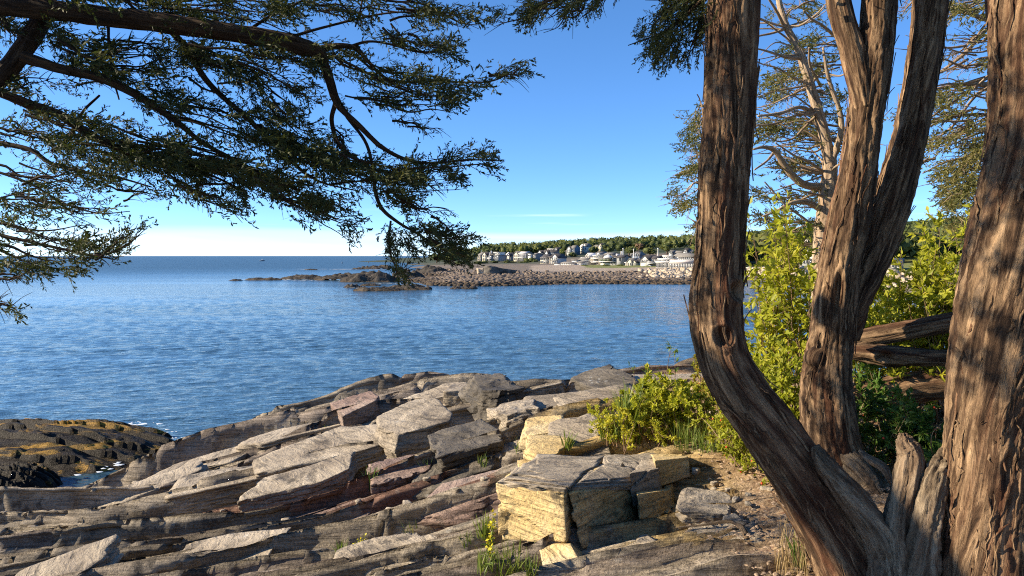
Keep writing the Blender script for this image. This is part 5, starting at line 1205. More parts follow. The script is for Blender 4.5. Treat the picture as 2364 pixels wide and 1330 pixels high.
sand = sstep(1190, 1260, hpx) * sstep(1640, 1500, hpx) * sstep(205, 240, D) * sstep(380, 330, D)
grass = np.maximum(sstep(1330, 1370, hpx) * sstep(1570, 1540, hpx) * sstep(268, 285, D) * sstep(350, 330, D), 0.0)
grass = np.maximum(grass, sstep(1610, 1660, hpx) * sstep(205, 222, D + 0 * hpx) + sstep(1950, 2000, hpx) * sstep(135, 150, D))
wood_ = np.maximum(sstep(470, 540, D), 0.75 * sstep(940, 980, hpx) * sstep(1275, 1240, hpx) * sstep(385, 430, D))
wood_ = np.maximum(wood_, sstep(1620, 1680, hpx) * sstep(290, 330, D))
hd = obj('headland', mesh('headland', np.stack([HX, HY, HZ], 2), grid_quads(nr, nc), attrs={'zone': np.stack([sand, grass, wood_], 2).reshape(-1, 3)}), headmat())
tag(hd, kind='structure')

# ---- boulders of the far beach
def shore_rockmat(name, cols, sc=0.8, wet=None):
    m, t, b = newmat(name); g = N(t, 'ShaderNodeNewGeometry'); pos = g.outputs['Position']
    n1_ = noise(t, pos, sc, 4.0, 0.7); c = ramp(t, n1_, [(0.3, cols[0]), (0.5, cols[1]), (0.7, cols[2])])
    if wet is not None:
        sz = N(t, 'ShaderNodeSeparateXYZ'); t.links.new(pos, sz.inputs[0])
        c = mixc3(t, mrange(t, tmath(t, 'ADD', sz.outputs[2], tmath(t, 'MULTIPLY', n1_, 0.5)), wet + 0.5, wet), c, ramp(t, n1_, [(0.35, (0.022, 0.016, 0.010)), (0.65, (0.085, 0.055, 0.028))]))
    t.links.new(c, b.inputs['Base Color']); b.inputs['Roughness'].default_value = 0.85
    bump(t, b, noise(t, pos, 5 * sc, 4.0, 0.7), 0.8, 0.25); return m
SHORE_B = shore_rockmat('beach_boulder', ((0.06, 0.043, 0.03), (0.15, 0.11, 0.078), (0.27, 0.215, 0.16)), wet=0.75)
SHORE_L = shore_rockmat('riprap_stone', ((0.28, 0.21, 0.14), (0.46, 0.37, 0.26), (0.60, 0.51, 0.39)))
SHORE_D = shore_rockmat('reef_rock', ((0.016, 0.014, 0.012), (0.042, 0.034, 0.026), (0.10, 0.08, 0.06)), 0.5, wet=0.3)
BM = []
for k in range(10):
    v, q = rock_verts((0.62, 0.5, 0.42), 2000 + k, 2, chamf=5, lam=0, rough=0.10, taper=0.25); BM.append((v, q))
BME = [mesh('beach_boulder', v, q) for v, q in BM]; RME = [mesh('riprap_stone', v, q) for v, q in BM]
for me in BME: me.materials.append(SHORE_B)
for me in RME: me.materials.append(SHORE_L)
rg = np.random.default_rng(91); cand = []
n = 26000
px = rg.uniform(930, 1660, n); d = 140 * (330 / 140) ** rg.random(n)
x = (px - 1182) / FPX * d * 1.0; z = head_z(x, d)
ok = (z > -0.35) & (z < 1.75) & ~((px > 1230) & (d > 225)) & ~((px > 1180) & (d > 300)) & (rg.random(n) < np.where(z < 1.0, 1.0, 0.55))
px, d, x, z = px[ok], d[ok], x[ok], z[ok]
s = rg.uniform(0.35, 1.0, len(x)) * np.where(z < 0.8, 1.1, 0.85)
order = np.argsort(-s / d)
bigs = order[:300]; rest = order[300:6000]
for k in bigs:
    o = obj('beach_boulder', BME[k % 10], None, None, (x[k], d[k], z[k] + 0.12 * s[k]), (rg.uniform(-.3, .3), rg.uniform(-.3, .3), rg.uniform(0, 6.28))); o.scale = (s[k],) * 3
    tag(o, 'brown boulder among many on the far low-tide beach', 'boulder', 'boulders of the far beach')
bag = Bag()
for k in rest:
    v, q = BM[k % 10]; a = rg.uniform(0, 6.28); c_, s_ = math.cos(a), math.sin(a)
    bag.add(v[:, [0, 1, 2]] @ np.array([[c_, s_, 0], [-s_, c_, 0], [0, 0, 1]]) * s[k] + np.array([x[k], d[k], z[k] + 0.1 * s[k]]), q)
tag(obj('beach_boulder_mass', bag.mesh('beach_boulder_mass'), SHORE_B), 'mass of smaller brown boulders covering the far beach', 'boulders', kind='stuff')
# rip-rap under the white restaurant and along the right shore
cnt = 0
for (p0, p1, d0, d1, nn, sc, lab, grp) in [(1478, 1625, 176, 226, 210, 1.15, 'pale block of the rip-rap bank below the long white building', 'rip-rap bank below the white building'),
                                      (1700, 1880, 184, 212, 60, 1.3, 'pale rip-rap block seen through the shrub between the trunks', 'rip-rap bank behind the shrubs'),
                                      (1985, 2130, 112, 140, 56, 1.1, 'whitish rip-rap block on the right hand shore behind the thicket', 'rip-rap bank on the right')]:
    for k in range(nn):
        p_, dd_ = rg.uniform(p0, p1), rg.uniform(d0, d1)
        if p0 == 1478 and rg.random() > sstep(1470, 1540, np.array([p_ + (dd_ - 176) * 0.4]))[0]: continue
        xx = (p_ - 1182) / FPX * dd_; zz_ = float(head_z(xx, dd_))
        if zz_ < 0.0: continue
        o = obj('riprap_stone', RME[cnt % 10], None, None, (xx, dd_, zz_ + 0.2), (rg.uniform(-.5, .5), rg.uniform(-.5, .5), rg.uniform(0, 6.28))); sc_ = sc * rg.uniform(0.8, 1.5); o.scale = (sc_, sc_, sc_)
        tag(o, lab, 'boulder', grp); cnt += 1

# ---- reef rocks off the point
def reef(label, x0, x1, ytop, ywl, seed, mat=None, asp=0.5, base=None):
    """one rock: pixel span, pixel height of its top, pixel row of its waterline"""
    d = EYE * FPX / (ywl - 591.0) if base is None else base
    w = metres((x1 - x0) / 2, d); zt = EYE - (ytop - 591.0) / FPX * d; zb = EYE - (ywl - 591.0) / FPX * d
    c = P((x0 + x1) / 2, ywl, d); dep = max(1.2, w * asp); n = 34
    g = np.linspace(-1, 1, n); U, V = np.meshgrid(g, g)
    rr = np.abs(U)**2.2 + np.abs(V)**2.2 + 0.55 * fbm(U * 2.2 + seed * 3, V * 2.2, seed, 4)
    hh = (zt - zb) * 0.8
    s = V * 2.5 - 0.8 * U + 0.6 * fbm(U * 3, V * 3, seed + 9, 3)
    h = hh * np.clip(1.15 - rr, -0.6, 1) * (0.75 + 0.7 * fbm(U * 3.1, V * 2, seed + 1, 4)) + 0.28 * hh * (0.5 - (s - np.floor(s))) * (rr < 1.0) + 0.10 * hh * fbm(U * 12, V * 9, seed, 2)
    o = obj('sea_rock', mesh('sea_rock', np.stack([U * w * 1.12, V * dep, h], 2), grid_quads(n, n)), mat or SHORE_D, None, (c[0], d + dep * 0.7, zb - 0.02 * hh))
    return tag(o, label, 'rock', 'dark rocks of the reef')
reef('low outermost sliver of the dark reef with a little surf', 528, 556, 644, 648, 1)
reef('flat outer rock of the reef, second from its seaward tip', 566, 642, 639, 647, 2)
reef('long low middle ridge of the dark reef', 650, 745, 633, 645, 3)
reef('jagged inner ridge of the reef joining the hump', 728, 832, 629, 647, 4)
reef('high grey hump of the reef below the drooping cedar tips', 788, 912, 624, 651, 5, asp=0.6)
reef('distant flat topped islet behind the reef', 836, 896, 609, 621, 6)
reef('tiny half sunk rock beside the distant islet', 812, 840, 617, 622, 7)
reef('lone awash rock far left of the distant islet', 704, 732, 620.5, 623.5, 8)
reef('small nearer rock off the boulder beach, left of a pair', 794, 832, 655, 664, 9)
reef('thin awash rock behind the near reef', 832, 874, 654, 660, 10)
reef('near weedy reef rock closest to the viewer', 820, 915, 658, 672, 11)
reef('golden weedy reef rock touching the boulder beach', 895, 990, 650, 669, 12)
reef('dark hump between reef and boulder beach', 905, 975, 616, 641, 13, asp=0.8)
reef('rounded dark rock back behind the drooping cedar tip', 950, 1042, 609, 634, 14, asp=0.7)
reef('small dark rock awash in front of the boulder beach', 1040, 1068, 661, 667, 15)
reef('second small rock awash in front of the boulder beach', 1066, 1100, 658, 667, 16)
for lab, x0, x1, yt, yb, d, mt, sd in (('long grey whaleback rock in the middle of the boulder beach', 1108, 1184, 614, 634, 205, shore_rockmat('whaleback', ((0.04, 0.036, 0.03), (0.10, 0.088, 0.072), (0.20, 0.175, 0.14)), 0.4), 831),
                                        ('pale rock face at the left end of the whaleback', 1101, 1120, 613, 632, 203, SHORE_L, 833)):
    c = P((x0 + x1) / 2, yb - 3, d)
    tag(rock('sea_rock', c, (metres((x1 - x0) / 2, d) * 1.1, 4.0 if x1 - x0 > 40 else 1.0, metres(yb - yt, d) * (0.72 if x1 - x0 > 40 else 0.5)), (0, R(6 if sd == 831 else -10), R(8)), mt, sd, 18, chamf=26, lam=0.10, bedt=0.5, rough=0.16), lab, 'rock', 'dark rocks of the reef')

# ---- foam on the water round the rocks
def foam(label, spots, seed):
    rg_ = np.random.default_rng(seed); bg_ = Bag()
    for (px, py, wpx, n) in spots:
        c = Pz(px, py, 0.0); d = c[1]
        for k in range(n):
            a = rg_.normal(0, metres(wpx, d) * 0.5); bq = rg_.normal(0, metres(wpx, d) * 0.28)
            s = rg_.uniform(0.2, 1.0) * metres(wpx, d) * 0.13; m_ = 7
            t_ = np.linspace(0, 2 * math.pi, m_, endpoint=False); r = s * rg_.uniform(0.4, 1.2, m_)
            v = np.stack([c[0] + a + r * np.cos(t_) * 1.8, c[1] + bq + r * np.sin(t_), np.full(m_, 0.10 + 0.02 * rg_.random())], 1)
            bg_.add(np.vstack([v, [[c[0] + a, c[1] + bq, 0.13]]]), None, [[i, (i + 1) % m_, m_] for i in range(m_)])
    tag(obj('foam', bg_.mesh('foam'), FOAM), label, 'foam', kind='stuff')
FOAM = simple('sea_foam', (0.62, 0.68, 0.72), 0.8, 0.15, 3.0)
foam('white wash of foam round the tip of the near seaweed rock', [(330, 985, 50, 18), (375, 1005, 34, 16), (395, 1020, 24, 10), (250, 1085, 70, 14)], 5)
foam('white surf breaking along the dark reef', [(560, 647, 24, 26), (655, 646, 30, 20), (700, 622, 30, 20), (780, 622, 50, 30), (860, 622, 40, 26), (820, 666, 30, 16), (880, 655, 40, 16), (960, 652, 24, 14), (700, 648, 40, 16)], 6)

# ---- houses
def wallmat(name, c): return simple(name, c, 0.75, 0.05, 0.6)
W_WHITE = wallmat('white_clapboard', (0.68, 0.67, 0.62)); W_CREAM = wallmat('cream_clapboard', (0.68, 0.62, 0.47)); W_GREY = wallmat('grey_shingle', (0.24, 0.25, 0.26)); W_BLUE = wallmat('blue_grey_shingle', (0.16, 0.22, 0.30))
W_TAUPE = wallmat('taupe_shingle', (0.33, 0.29, 0.24))
R_DARK = simple('dark_shingle_roof', (0.055, 0.05, 0.05), 0.9, 0.3, 1.5); R_GREY = simple('grey_shingle_roof', (0.17, 0.16, 0.145), 0.9, 0.25, 1.5); R_PALE = simple('pale_canopy', (0.62, 0.56, 0.52), 0.8, 0.08, 1.0); R_WHITE = simple('white_roof', (0.72, 0.70, 0.68), 0.8, 0.06, 1.0)
TRIM = simple('white_trim', (0.66, 0.65, 0.62), 0.6, 0.04, 1.0)
GLASS, tg, bgl = newmat('window_glass'); bgl.inputs['Base Color'].default_value = (0.03, 0.04, 0.05, 1); bgl.inputs['Roughness'].default_value = 0.12
tg.links.new(ramp(tg, noise(tg, N(tg, 'ShaderNodeTexCoord').outputs['Object'], 0.7, 2.0), [(0.4, (0.015, 0.02, 0.025)), (0.6, (0.07, 0.08, 0.09))]), bgl.inputs['Base Color'])
_win = {}
def window(parent, x, z, w, h, y, face='f'):
    """a window: glass pane with a white frame round it, on the front (y = wall plane) or left wall"""
    w *= 1.3; h *= 1.3; key = (round(w, 2), round(h, 2))
    if key not in _win:
        t_ = 0.09; bg_ = Bag()
        for b_ in (boxv(-w/2 - t_, w/2 + t_, -0.10, 0.05, -h/2 - t_, -h/2), boxv(-w/2 - t_, w/2 + t_, -0.10, 0.05, h/2, h/2 + t_), boxv(-w/2 - t_, -w/2, -0.10, 0.05, -h/2, h/2), boxv(w/2, w/2 + t_, -0.10, 0.05, -h/2, h/2)): bg_.add(b_, BOXQ)
        fm = bg_.mesh('window'); fm.materials.append(TRIM)
        gm = mesh('pane', boxv(-w/2, w/2, -0.05, 0.03, -h/2, h/2), BOXQ); gm.materials.append(GLASS)
        _win[key] = (fm, gm)
    fm, gm = _win[key]
    o = obj('window', fm, None, parent, (x, y, z) if face == 'f' else (y, x, z), (0, 0, 0 if face == 'f' else -math.pi / 2))
    obj('pane', gm, None, o)
def gable(parent, x0, x1, y0, y1, z0, z1, zr, wall, roof, axis='x', over=0.35, flat=False):
    """one block of a house: walls and gabled (ridge along axis) or flat roof"""
    if flat:
        obj('wall', mesh('wall', boxv(x0, x1, y0, y1, z0, z1), BOXQ), wall, parent)
        obj('roof', mesh('roof', boxv(x0 - over, x1 + over, y0 - over, y1 + over, z1 + 0.01, z1 + 0.3), BOXQ), roof, parent); return
    if axis == 'x':
        ym = (y0 + y1) / 2
        v = np.vstack([boxv(x0, x1, y0, y1, z0, z1), [[x0, ym, zr], [x1, ym, zr]]])
        q = [[0,3,2,1],[0,1,5,4],[2,3,7,6]]; t_ = [[4,5,9],[4,9,8],[7,8,9],[7,9,6]]
        f = v; wq = [[0,3,2,1],[0,1,5,4],[2,3,7,6],[3,0,4,7],[1,2,6,5]]; wt = [[4,8,7],[5,6,9]]
        obj('wall', mesh('wall', v, wq, wt), wall, parent)
        k = 0.22; e = over; dz = (zr - z1) / (ym - y0) * e
        rv = []
        for yy, zz_ in ((y0 - e, z1 - dz), (ym, zr), (y1 + e, z1 - dz)):
            for xx in (x0 - e, x1 + e):
                for u in (0.02, k): rv.append([xx, yy, zz_ + u])
    else:
        xm = (x0 + x1) / 2
        v = np.vstack([boxv(x0, x1, y0, y1, z0, z1), [[xm, y0, zr], [xm, y1, zr]]])
        obj('wall', mesh('wall', v, [[0,3,2,1],[0,1,5,4],[2,3,7,6],[3,0,4,7],[1,2,6,5]], [[4,5,8],[6,7,9]]), wall, parent)
        k = 0.22; e = over; dz = (zr - z1) / (xm - x0) * e
        rv = []
        for xx, zz_ in ((x0 - e, z1 - dz), (xm, zr), (x1 + e, z1 - dz)):
            for yy in (y0 - e, y1 + e):
                for u in (0.02, k): rv.append([xx, yy, zz_ + u])
    # vertices: index = 4*i + 2*j + u
    Q = []
    for i in (0, 4):
        a = i; Q += [[a+1, a+3, a+7, a+5], [a, a+4, a+6, a+2], [a, a+1, a+5, a+4], [a+2, a+6, a+7, a+3]]
    Q += [[0, 2, 3, 1], [8, 9, 11, 10]]
    obj('roof', mesh('roof', np.array(rv, float), Q), roof, parent)
HOUSES = []
def house(label, px0, px1, pybase, d, yaw, blocks, name='house', cat='house', extra=None):
    """blocks in pixels at distance d: (x0,x1,eave y,ridge y,depth m,front offset m,wall,roof,axis|'flat', windows rows)"""
    cx = (px0 + px1) / 2; c = P(cx, pybase, d); k = d / FPX
    root = empty(name, c, R(-26.0 - yaw)); tag(root, label, cat, 'houses of the far village')
    for bl in blocks:
        x0, x1, ye, yr, dep, fo, wm, rm, ax = bl[:9]; rows = bl[9] if len(bl) > 9 else []
        X0, X1 = (x0 - cx) * k, (x1 - cx) * k; Z1 = (pybase - ye) * k; ZR = (pybase - yr) * k
        gable(root, X0, X1, fo, fo + dep, -2.5, Z1, ZR, wm, rm, ax if ax != 'flat' else 'x', flat=(ax == 'flat'))
        for (yc, n_, wpx, hpx) in rows:
            for j in range(n_):
                window(root, X0 + (X1 - X0) * (j + 0.5) / n_ , (pybase - yc) * k, wpx * k, hpx * k, fo - 0.03)
        if len(bl) > 10:
            for (yc, n_, wpx, hpx) in bl[10]:
                for j in range(n_): window(root, fo + dep * (j + 0.5) / n_, (pybase - yc) * k, wpx * k, hpx * k, X0 - 0.03, 'l')
    def piece(nm, x0, x1, y0, y1, f0, f1, mt):
        obj(nm, mesh(nm, boxv((x0 - cx) * k, (x1 - cx) * k, f0, f1, (pybase - y1) * k, (pybase - y0) * k), BOXQ), mt, root)
    if extra: extra(piece)
    HOUSES.append((px0, px1, pybase, d)); return root
def railing(piece, x0, x1, ytop, ybot, f, nposts=6, mt=None):
    mt = mt or TRIM
    piece('railing', x0, x1, ytop, ytop + 0.6, f - 0.1, f, mt)
    for j in range(nposts):
        xx = x0 + (x1 - x0) * j / (nposts - 1); piece('post', xx - 0.25, xx + 0.25, ytop + 0.6, ybot, f - 0.09, f - 0.01, mt)
WW, WC, WG, WB = W_WHITE, W_CREAM, W_GREY, W_BLUE
house('grey shingled house at the far left end of the village', 1098, 1110, 604, 500, 12, [(1098, 1110, 589, 583, 9, 1.5, W_TAUPE, R_GREY, 'x', [(593, 2, 2, 3), (599, 2, 2, 3)])])
house('cream gabled house with grey balconied wing, left of the village', 1108, 1152, 604.5, 480, 14, [(1108, 1119, 588, 582, 8, 0, WC, R_DARK, 'y', [(591, 2, 2, 3.2), (598, 2, 2, 4)]), (1119, 1134, 590, 584, 8, 1.2, WG, R_DARK, 'x', [(594, 2, 2.5, 3), (600, 3, 2, 3)]), (1130, 1152, 589, 587, 8, 2, WG, R_GREY, 'flat', [(592, 4, 2.5, 2.5), (598, 4, 2.5, 3)]), (1133, 1150, 583, 582, 6, 3.5, WW, R_WHITE, 'flat', [(585.5, 4, 2.2, 2.2)])],
      extra=lambda p: (railing(p, 1125, 1134, 594.5, 597, -0.4, 4), p('deck', 1124, 1135, 597, 598, -0.6, 1.1, TRIM), p('post', 1130.5, 1131.2, 583, 604, -0.5, -0.2, TRIM), p('chimney', 1125, 1126.4, 579, 586, 3, 4, R_WHITE)))
house('small cottage with one dormer between the balconied houses', 1164, 1182, 602, 490, 10, [(1165, 1182, 592, 584, 9, 0, WG, R_DARK, 'x', [(597, 3, 2, 3)]), (1172, 1178, 589, 585.5, 4, -0.4, WW, R_DARK, 'y', [(589.8, 1, 2.2, 2.6)]), (1164, 1166.5, 592, 583, 9, -0.5, WC, R_WHITE, 'x')])
house('green grey house with a glazed two-storey porch', 1181, 1216, 602.5, 475, 8, [(1183, 1195, 588, 580.5, 8, 0.2, WC, R_GREY, 'y', [(591, 2, 2, 3), (598, 2, 2.4, 4)]), (1195, 1216, 585.5, 581.5, 8, 0.6, WG, R_PALE, 'x', [(591, 6, 2.4, 5.5), (599, 6, 2.4, 4.5)])],
      extra=lambda p: [p('column', 1195.5 + 3.4 * j, 1196.2 + 3.4 * j, 587, 603, -0.5, -0.2, TRIM) for j in range(7)] + [p('deck', 1195, 1216.5, 594, 595, -0.6, 0.5, TRIM)])
house('square white house behind the round shrub', 1216, 1238, 601, 470, 10, [(1217, 1226, 586, 583, 7, 0, WW, R_GREY, 'flat', [(590, 2, 2.6, 2.6)]), (1226, 1238, 588, 585, 8, 0.8, WG, R_GREY, 'x', [(593, 3, 2, 3)])])
house('white shingled house with three gables behind the big cream house', 1236, 1290, 594, 520, 12, [(1236, 1247, 584, 578, 8, 0, WW, R_DARK, 'y', [(586, 2, 2, 3)]), (1244, 1286, 582, 577, 8, 2, WG, R_DARK, 'x', [(588, 8, 1.8, 3)]), (1256, 1265, 585, 578.5, 6, 0.2, WW, R_DARK, 'y', [(588, 2, 1.8, 3)]), (1251, 1275, 575, 573, 6, 6, WW, R_WHITE, 'flat', [(575.5, 5, 1.6, 1.8)]), (1272, 1281, 577, 571.5, 6, 5, WW, R_DARK, 'y', [(576, 1, 1.5, 2)])])
house('big cream and white house with twin gables at the head of the beach', 1242, 1294, 611, 410, 12, [(1243, 1262, 596, 588, 9, 0, WC, R_DARK, 'x', [(598, 4, 2.5, 4), (605, 4, 2.5, 4)]), (1262, 1277, 594, 589, 9, 0.6, W_TAUPE, R_DARK, 'x', [(597, 3, 2, 4), (604, 3, 2, 4)]), (1276, 1294, 595, 586.5, 9, -0.8, WW, R_DARK, 'y', [(597, 3, 2.6, 4), (605, 3, 2.6, 5)])],
      extra=lambda p: [p('porch_post', 1277 + 5.5 * j, 1277.7 + 5.5 * j, 602, 611, -2.4, -2.1, TRIM) for j in range(4)] + [p('porch_roof', 1276, 1295, 601, 602, -2.6, -0.85, R_DARK)])
house('long low white beach pavilion with a row of small windows', 1289, 1346, 615, 345, 14, [(1290, 1328, 608, 605.5, 6, 0, WW, R_GREY, 'x', [(609.5, 6, 1.6, 1.8)]), (1326, 1346, 607, 604, 9, 1.0, WW, R_GREY, 'x', [(610, 3, 1.6, 2)]), (1304, 1318, 601, 599, 6, 5, WW, R_GREY, 'flat', [(601.2, 3, 3, 1.8)]), (1316, 1342, 600, 596, 7, 7, WW, R_GREY, 'x', [(602.5, 5, 2, 2)])],
      extra=lambda p: p('garden_wall', 1272, 1291, 611, 614.5, -0.5, 0.2, TRIM))
house('blue grey house half hidden by trees on the slope', 1305, 1328, 585, 560, 10, [(1307, 1318, 575, 569, 8, 0, WW, R_DARK, 'y', [(577.5, 2, 2, 2.4), (582, 2, 2, 2.4)]), (1316, 1328, 573, 567, 8, 0.6, WB, R_GREY, 'x', [(576, 3, 2, 2.6), (581, 3, 2, 2.6)])])
house('tall white house alone high on the wooded slope', 1338, 1358, 581, 600, 12, [(1338, 1345, 569, 564, 7, 0, WW, R_WHITE, 'x', [(571, 1, 2, 2.6), (576, 1, 2, 2.6)]), (1344, 1356, 569, 562.5, 8, -0.6, WW, R_GREY, 'y', [(569, 2, 2.4, 3), (574.5, 2, 2.4, 2.6)])])
house('cream house roof showing among trees above the village', 1368, 1394, 574, 640, 10, [(1368, 1383, 568, 565.5, 8, 1, WC, R_GREY, 'x', [(569.5, 4, 1.6, 1.6)]), (1382, 1390, 568, 562, 8, 0, WC, R_DARK, 'y', [(568.5, 1, 1.8, 2)])])
house('white two-storey annex with outside stairs next to the pavilion', 1336, 1366, 614, 355, 12, [(1340, 1354, 596, 593, 8, 0.4, WW, R_WHITE, 'flat', [(601, 3, 2.6, 3), (607.5, 3, 2.6, 3)]), (1353, 1364, 591, 585, 8, 0, WC, R_WHITE, 'y', [(592.5, 2, 1.8, 3), (601, 2, 2, 4)])],
      extra=lambda p: [p('stair_step', 1355.5 + 1.1 * j, 1356.8 + 1.1 * j, 601 + 1.2 * j, 602.4 + 1.2 * j, -1.3, -0.1, TRIM) for j in range(9)])
house('tall white inn with stacked balconies', 1365, 1382, 614.5, 345, 12, [(1366, 1381, 590, 588, 8, 1.0, WC, R_WHITE, 'flat', [(593, 3, 2.4, 3), (601, 3, 2.4, 3), (608.5, 3, 2.4, 4)]), (1370, 1381, 586, 582, 8, 2.0, WW, R_GREY, 'y', [(588, 2, 2, 2.2)])],
      extra=lambda p: (p('balcony', 1364, 1382, 597, 598, -0.8, 0.95, TRIM), p('balcony', 1364, 1382, 605, 606, -0.8, 0.95, TRIM), railing(p, 1364, 1382, 594.5, 597, -0.7, 7), railing(p, 1364, 1382, 602.5, 605, -0.7, 7)))
house('grey restaurant with a white tent roof and dark planters', 1380, 1438, 613.5, 335, 8, [(1381, 1404, 587.5, 584, 8, 5, WG, R_GREY, 'x', [(588.8, 5, 2.6, 3)]), (1381, 1410, 597, 596, 10, 1.2, WW, R_GREY, 'flat', [(605, 6, 2.6, 5)]), (1408, 1440, 593, 590.5, 9, 0.4, WG, R_DARK, 'x', [(599, 4, 3, 6), (608, 4, 2.6, 4)])],
      extra=lambda p: [p('planter', 1383 + 9 * j, 1391 + 9 * j, 598.5, 602, -0.6, 0.3, simple('planter_leaves', (0.05, 0.075, 0.03))) for j in range(3)] + [p('balcony', 1381, 1424, 603, 604.2, -0.9, 0.35, TRIM), p('lantern_roof', 1416, 1421, 586, 590.4, 3, 5, R_WHITE), p('lantern_roof', 1427, 1429, 580, 590.4, 3.5, 4.5, R_WHITE)])
house('dark grey gabled inn with one big white framed window', 1420, 1446, 614, 330, 6, [(1424, 1441, 595, 590, 9, -0.5, WG, R_DARK, 'x', [(599, 1, 4.5, 6)])])
house('teal grey house behind with a broad gable of blue windows', 1440, 1480, 607, 400, 8, [(1441, 1456, 592, 589, 8, 2, WB, R_GREY, 'flat', [(595, 4, 2.2, 3)]), (1454, 1478, 590, 582, 9, 0.5, WB, R_GREY, 'y', [(588.5, 4, 2.8, 5), (598, 4, 2.6, 4)])])
house('little pale yellow cottage with twin peaks on the grass', 1440, 1478, 615.5, 320, 10, [(1440, 1449, 607, 605, 6, 0.8, WC, R_WHITE, 'x', [(610.5, 2, 1.8, 4)]), (1446, 1459, 604.5, 597, 8, 0, WC, R_GREY, 'y', [(610, 2, 2.4, 5)]), (1457, 1469, 606, 601, 8, 0.3, WC, R_DARK, 'y', [(610.5, 2, 2.2, 5)]), (1460, 1478, 605, 598.5, 8, 2.2, WG, R_DARK, 'x', [(609, 3, 2, 3)])])
house('white gabled hall with double windows and a ramp to its porch', 1477, 1514, 616, 300, 12, [(1477, 1497, 600, 590.5, 10, 0, WW, R_DARK, 'y', [(603, 6, 1.9, 5.4)]), (1496, 1516, 598, 592, 9, 1.6, W_TAUPE, R_DARK, 'x', [(602, 5, 2, 4)])],
      extra=lambda p: (p('porch', 1496, 1515, 607, 608.4, -1.2, 1.5, TRIM), railing(p, 1496, 1514, 604, 607, -1.1, 8), [p('ramp_step', 1497 + 1.7 * j, 1499 + 1.7 * j, 608.6 + 0.7 * j, 609.8 + 0.7 * j, -2.6, -1.3, TRIM) for j in range(9)]))
house('white glazed pavilion with tall arcade windows above the rip-rap', 1513, 1546, 618, 258, 10, [(1514, 1544, 606, 604, 8, 0, WW, R_WHITE, 'flat', [(612.5, 9, 2.0, 8)]), (1515, 1543, 599, 597, 6, 1.5, WW, R_WHITE, 'flat', [(602, 4, 5.4, 2.6)]), (1523, 1540, 592, 590.5, 6, 3, WW, R_WHITE, 'flat', [(595, 3, 3, 2.6)])],
      extra=lambda p: railing(p, 1513.5, 1545, 602.5, 604.4, -0.2, 12))
house('long white restaurant with a pale canopy over a glazed veranda', 1543, 1604, 618, 250, 8, [(1546, 1604, 608, 607, 8, 0.4, WW, R_WHITE, 'flat', [(613.5, 15, 3.2, 7)]), (1556, 1602, 593.5, 586.5, 9, 3.6, WW, R_GREY, 'x', [(596.5, 9, 2.2, 3.4)]), (1534, 1570, 591, 585, 8, 9, WW, R_GREY, 'x', [(594, 5, 2, 2)])],
      extra=lambda p: (p('canopy', 1545, 1605, 600, 601, 0.2, 3.5, R_PALE), p('canopy', 1545, 1605, 601, 606.4, -0.1, 0.3, R_PALE)))
house('white cottages with two peaks behind the long restaurant', 1540, 1600, 590, 330, 8, [(1543, 1551, 583, 578.5, 7, 0, WW, R_GREY, 'y', [(584, 1, 2, 2.4)]), (1549, 1580, 583.5, 580, 8, 1.2, WG, R_GREY, 'x', [(586, 6, 2, 2)]), (1577, 1587, 580.5, 574, 7, 0, WW, R_DARK, 'y', [(580.5, 1, 2, 2.8)]), (1584, 1598, 582, 577.5, 7, 1, WG, R_GREY, 'x', [(585, 3, 2, 2.4)])])
house('pale blue house glimpsed between the shrub and the forked cedar', 1855, 1885, 612, 240, 10, [(1857, 1885, 583, 577, 9, 2, WW, R_GREY, 'x', [(588, 3, 4, 5)]), (1850, 1885, 600, 598, 7, -2, WG, R_GREY, 'flat', [(605, 5, 4, 6)])])
house('white house roof peeping above the shrub between the trunks', 1790, 1846, 605, 300, 8, [(1795, 1830, 590, 580, 9, 0, WW, R_GREY, 'x', [(596, 4, 3, 4)]), (1832, 1850, 560, 552, 8, 20, WW, R_PALE, 'x', [(566, 2, 3, 4)])])
house('low house behind the thicket on the right hand shore', 2030, 2080, 622, 180, 6, [(2034, 2078, 608, 598, 8, 0, W_TAUPE, R_GREY, 'x', [(613, 4, 4, 6)])])

# ---- poles and flagpoles
POLE = simple('weathered_pole', (0.30, 0.26, 0.22), 0.9); WPOLE = simple('white_pole', (0.80, 0.78, 0.72), 0.5)
def pole(label, px, ytop, ybase, d, w, mt, arm=False):
    p = P(px, ybase, d); h = (ybase - ytop) * d / FPX; root = empty('utility_pole' if arm else 'flagpole', p)
    v, q, tr, _ = tube(np.array([[0, 0, -1.0], [0, 0, h * 0.5], [0, 0, h]]), [w, w * 0.85, w * 0.6], 8, 6, cap=True); obj('pole', mesh('pole', v, q, tr), mt, root)
    if arm: obj('crossarm', mesh('crossarm', boxv(-1.1, 1.1, -0.08, 0.08, h * 0.9, h * 0.9 + 0.16), BOXQ), mt, root)
    else:
        u = cube_grid(2)[0]; obj('finial', mesh('finial', u / np.linalg.norm(u, axis=1, keepdims=True) * w * 1.5 + np.array([0, 0, h]), cube_grid(2)[1]), mt, root)
    return tag(root, label, 'pole', 'poles in the village')
pole('wooden utility pole at the beach head by the round tree', 1306.5, 578, 600, 420, 0.20, POLE, True)
pole('white flagpole behind the grey restaurant', 1438.5, 574, 592, 345, 0.22, WPOLE)
pole('white flagpole in front of the broad blue gable', 1462.5, 576, 600, 380, 0.22, WPOLE)
pole('tall white flagpole above the white gabled hall', 1519, 574, 596, 310, 0.22, WPOLE)
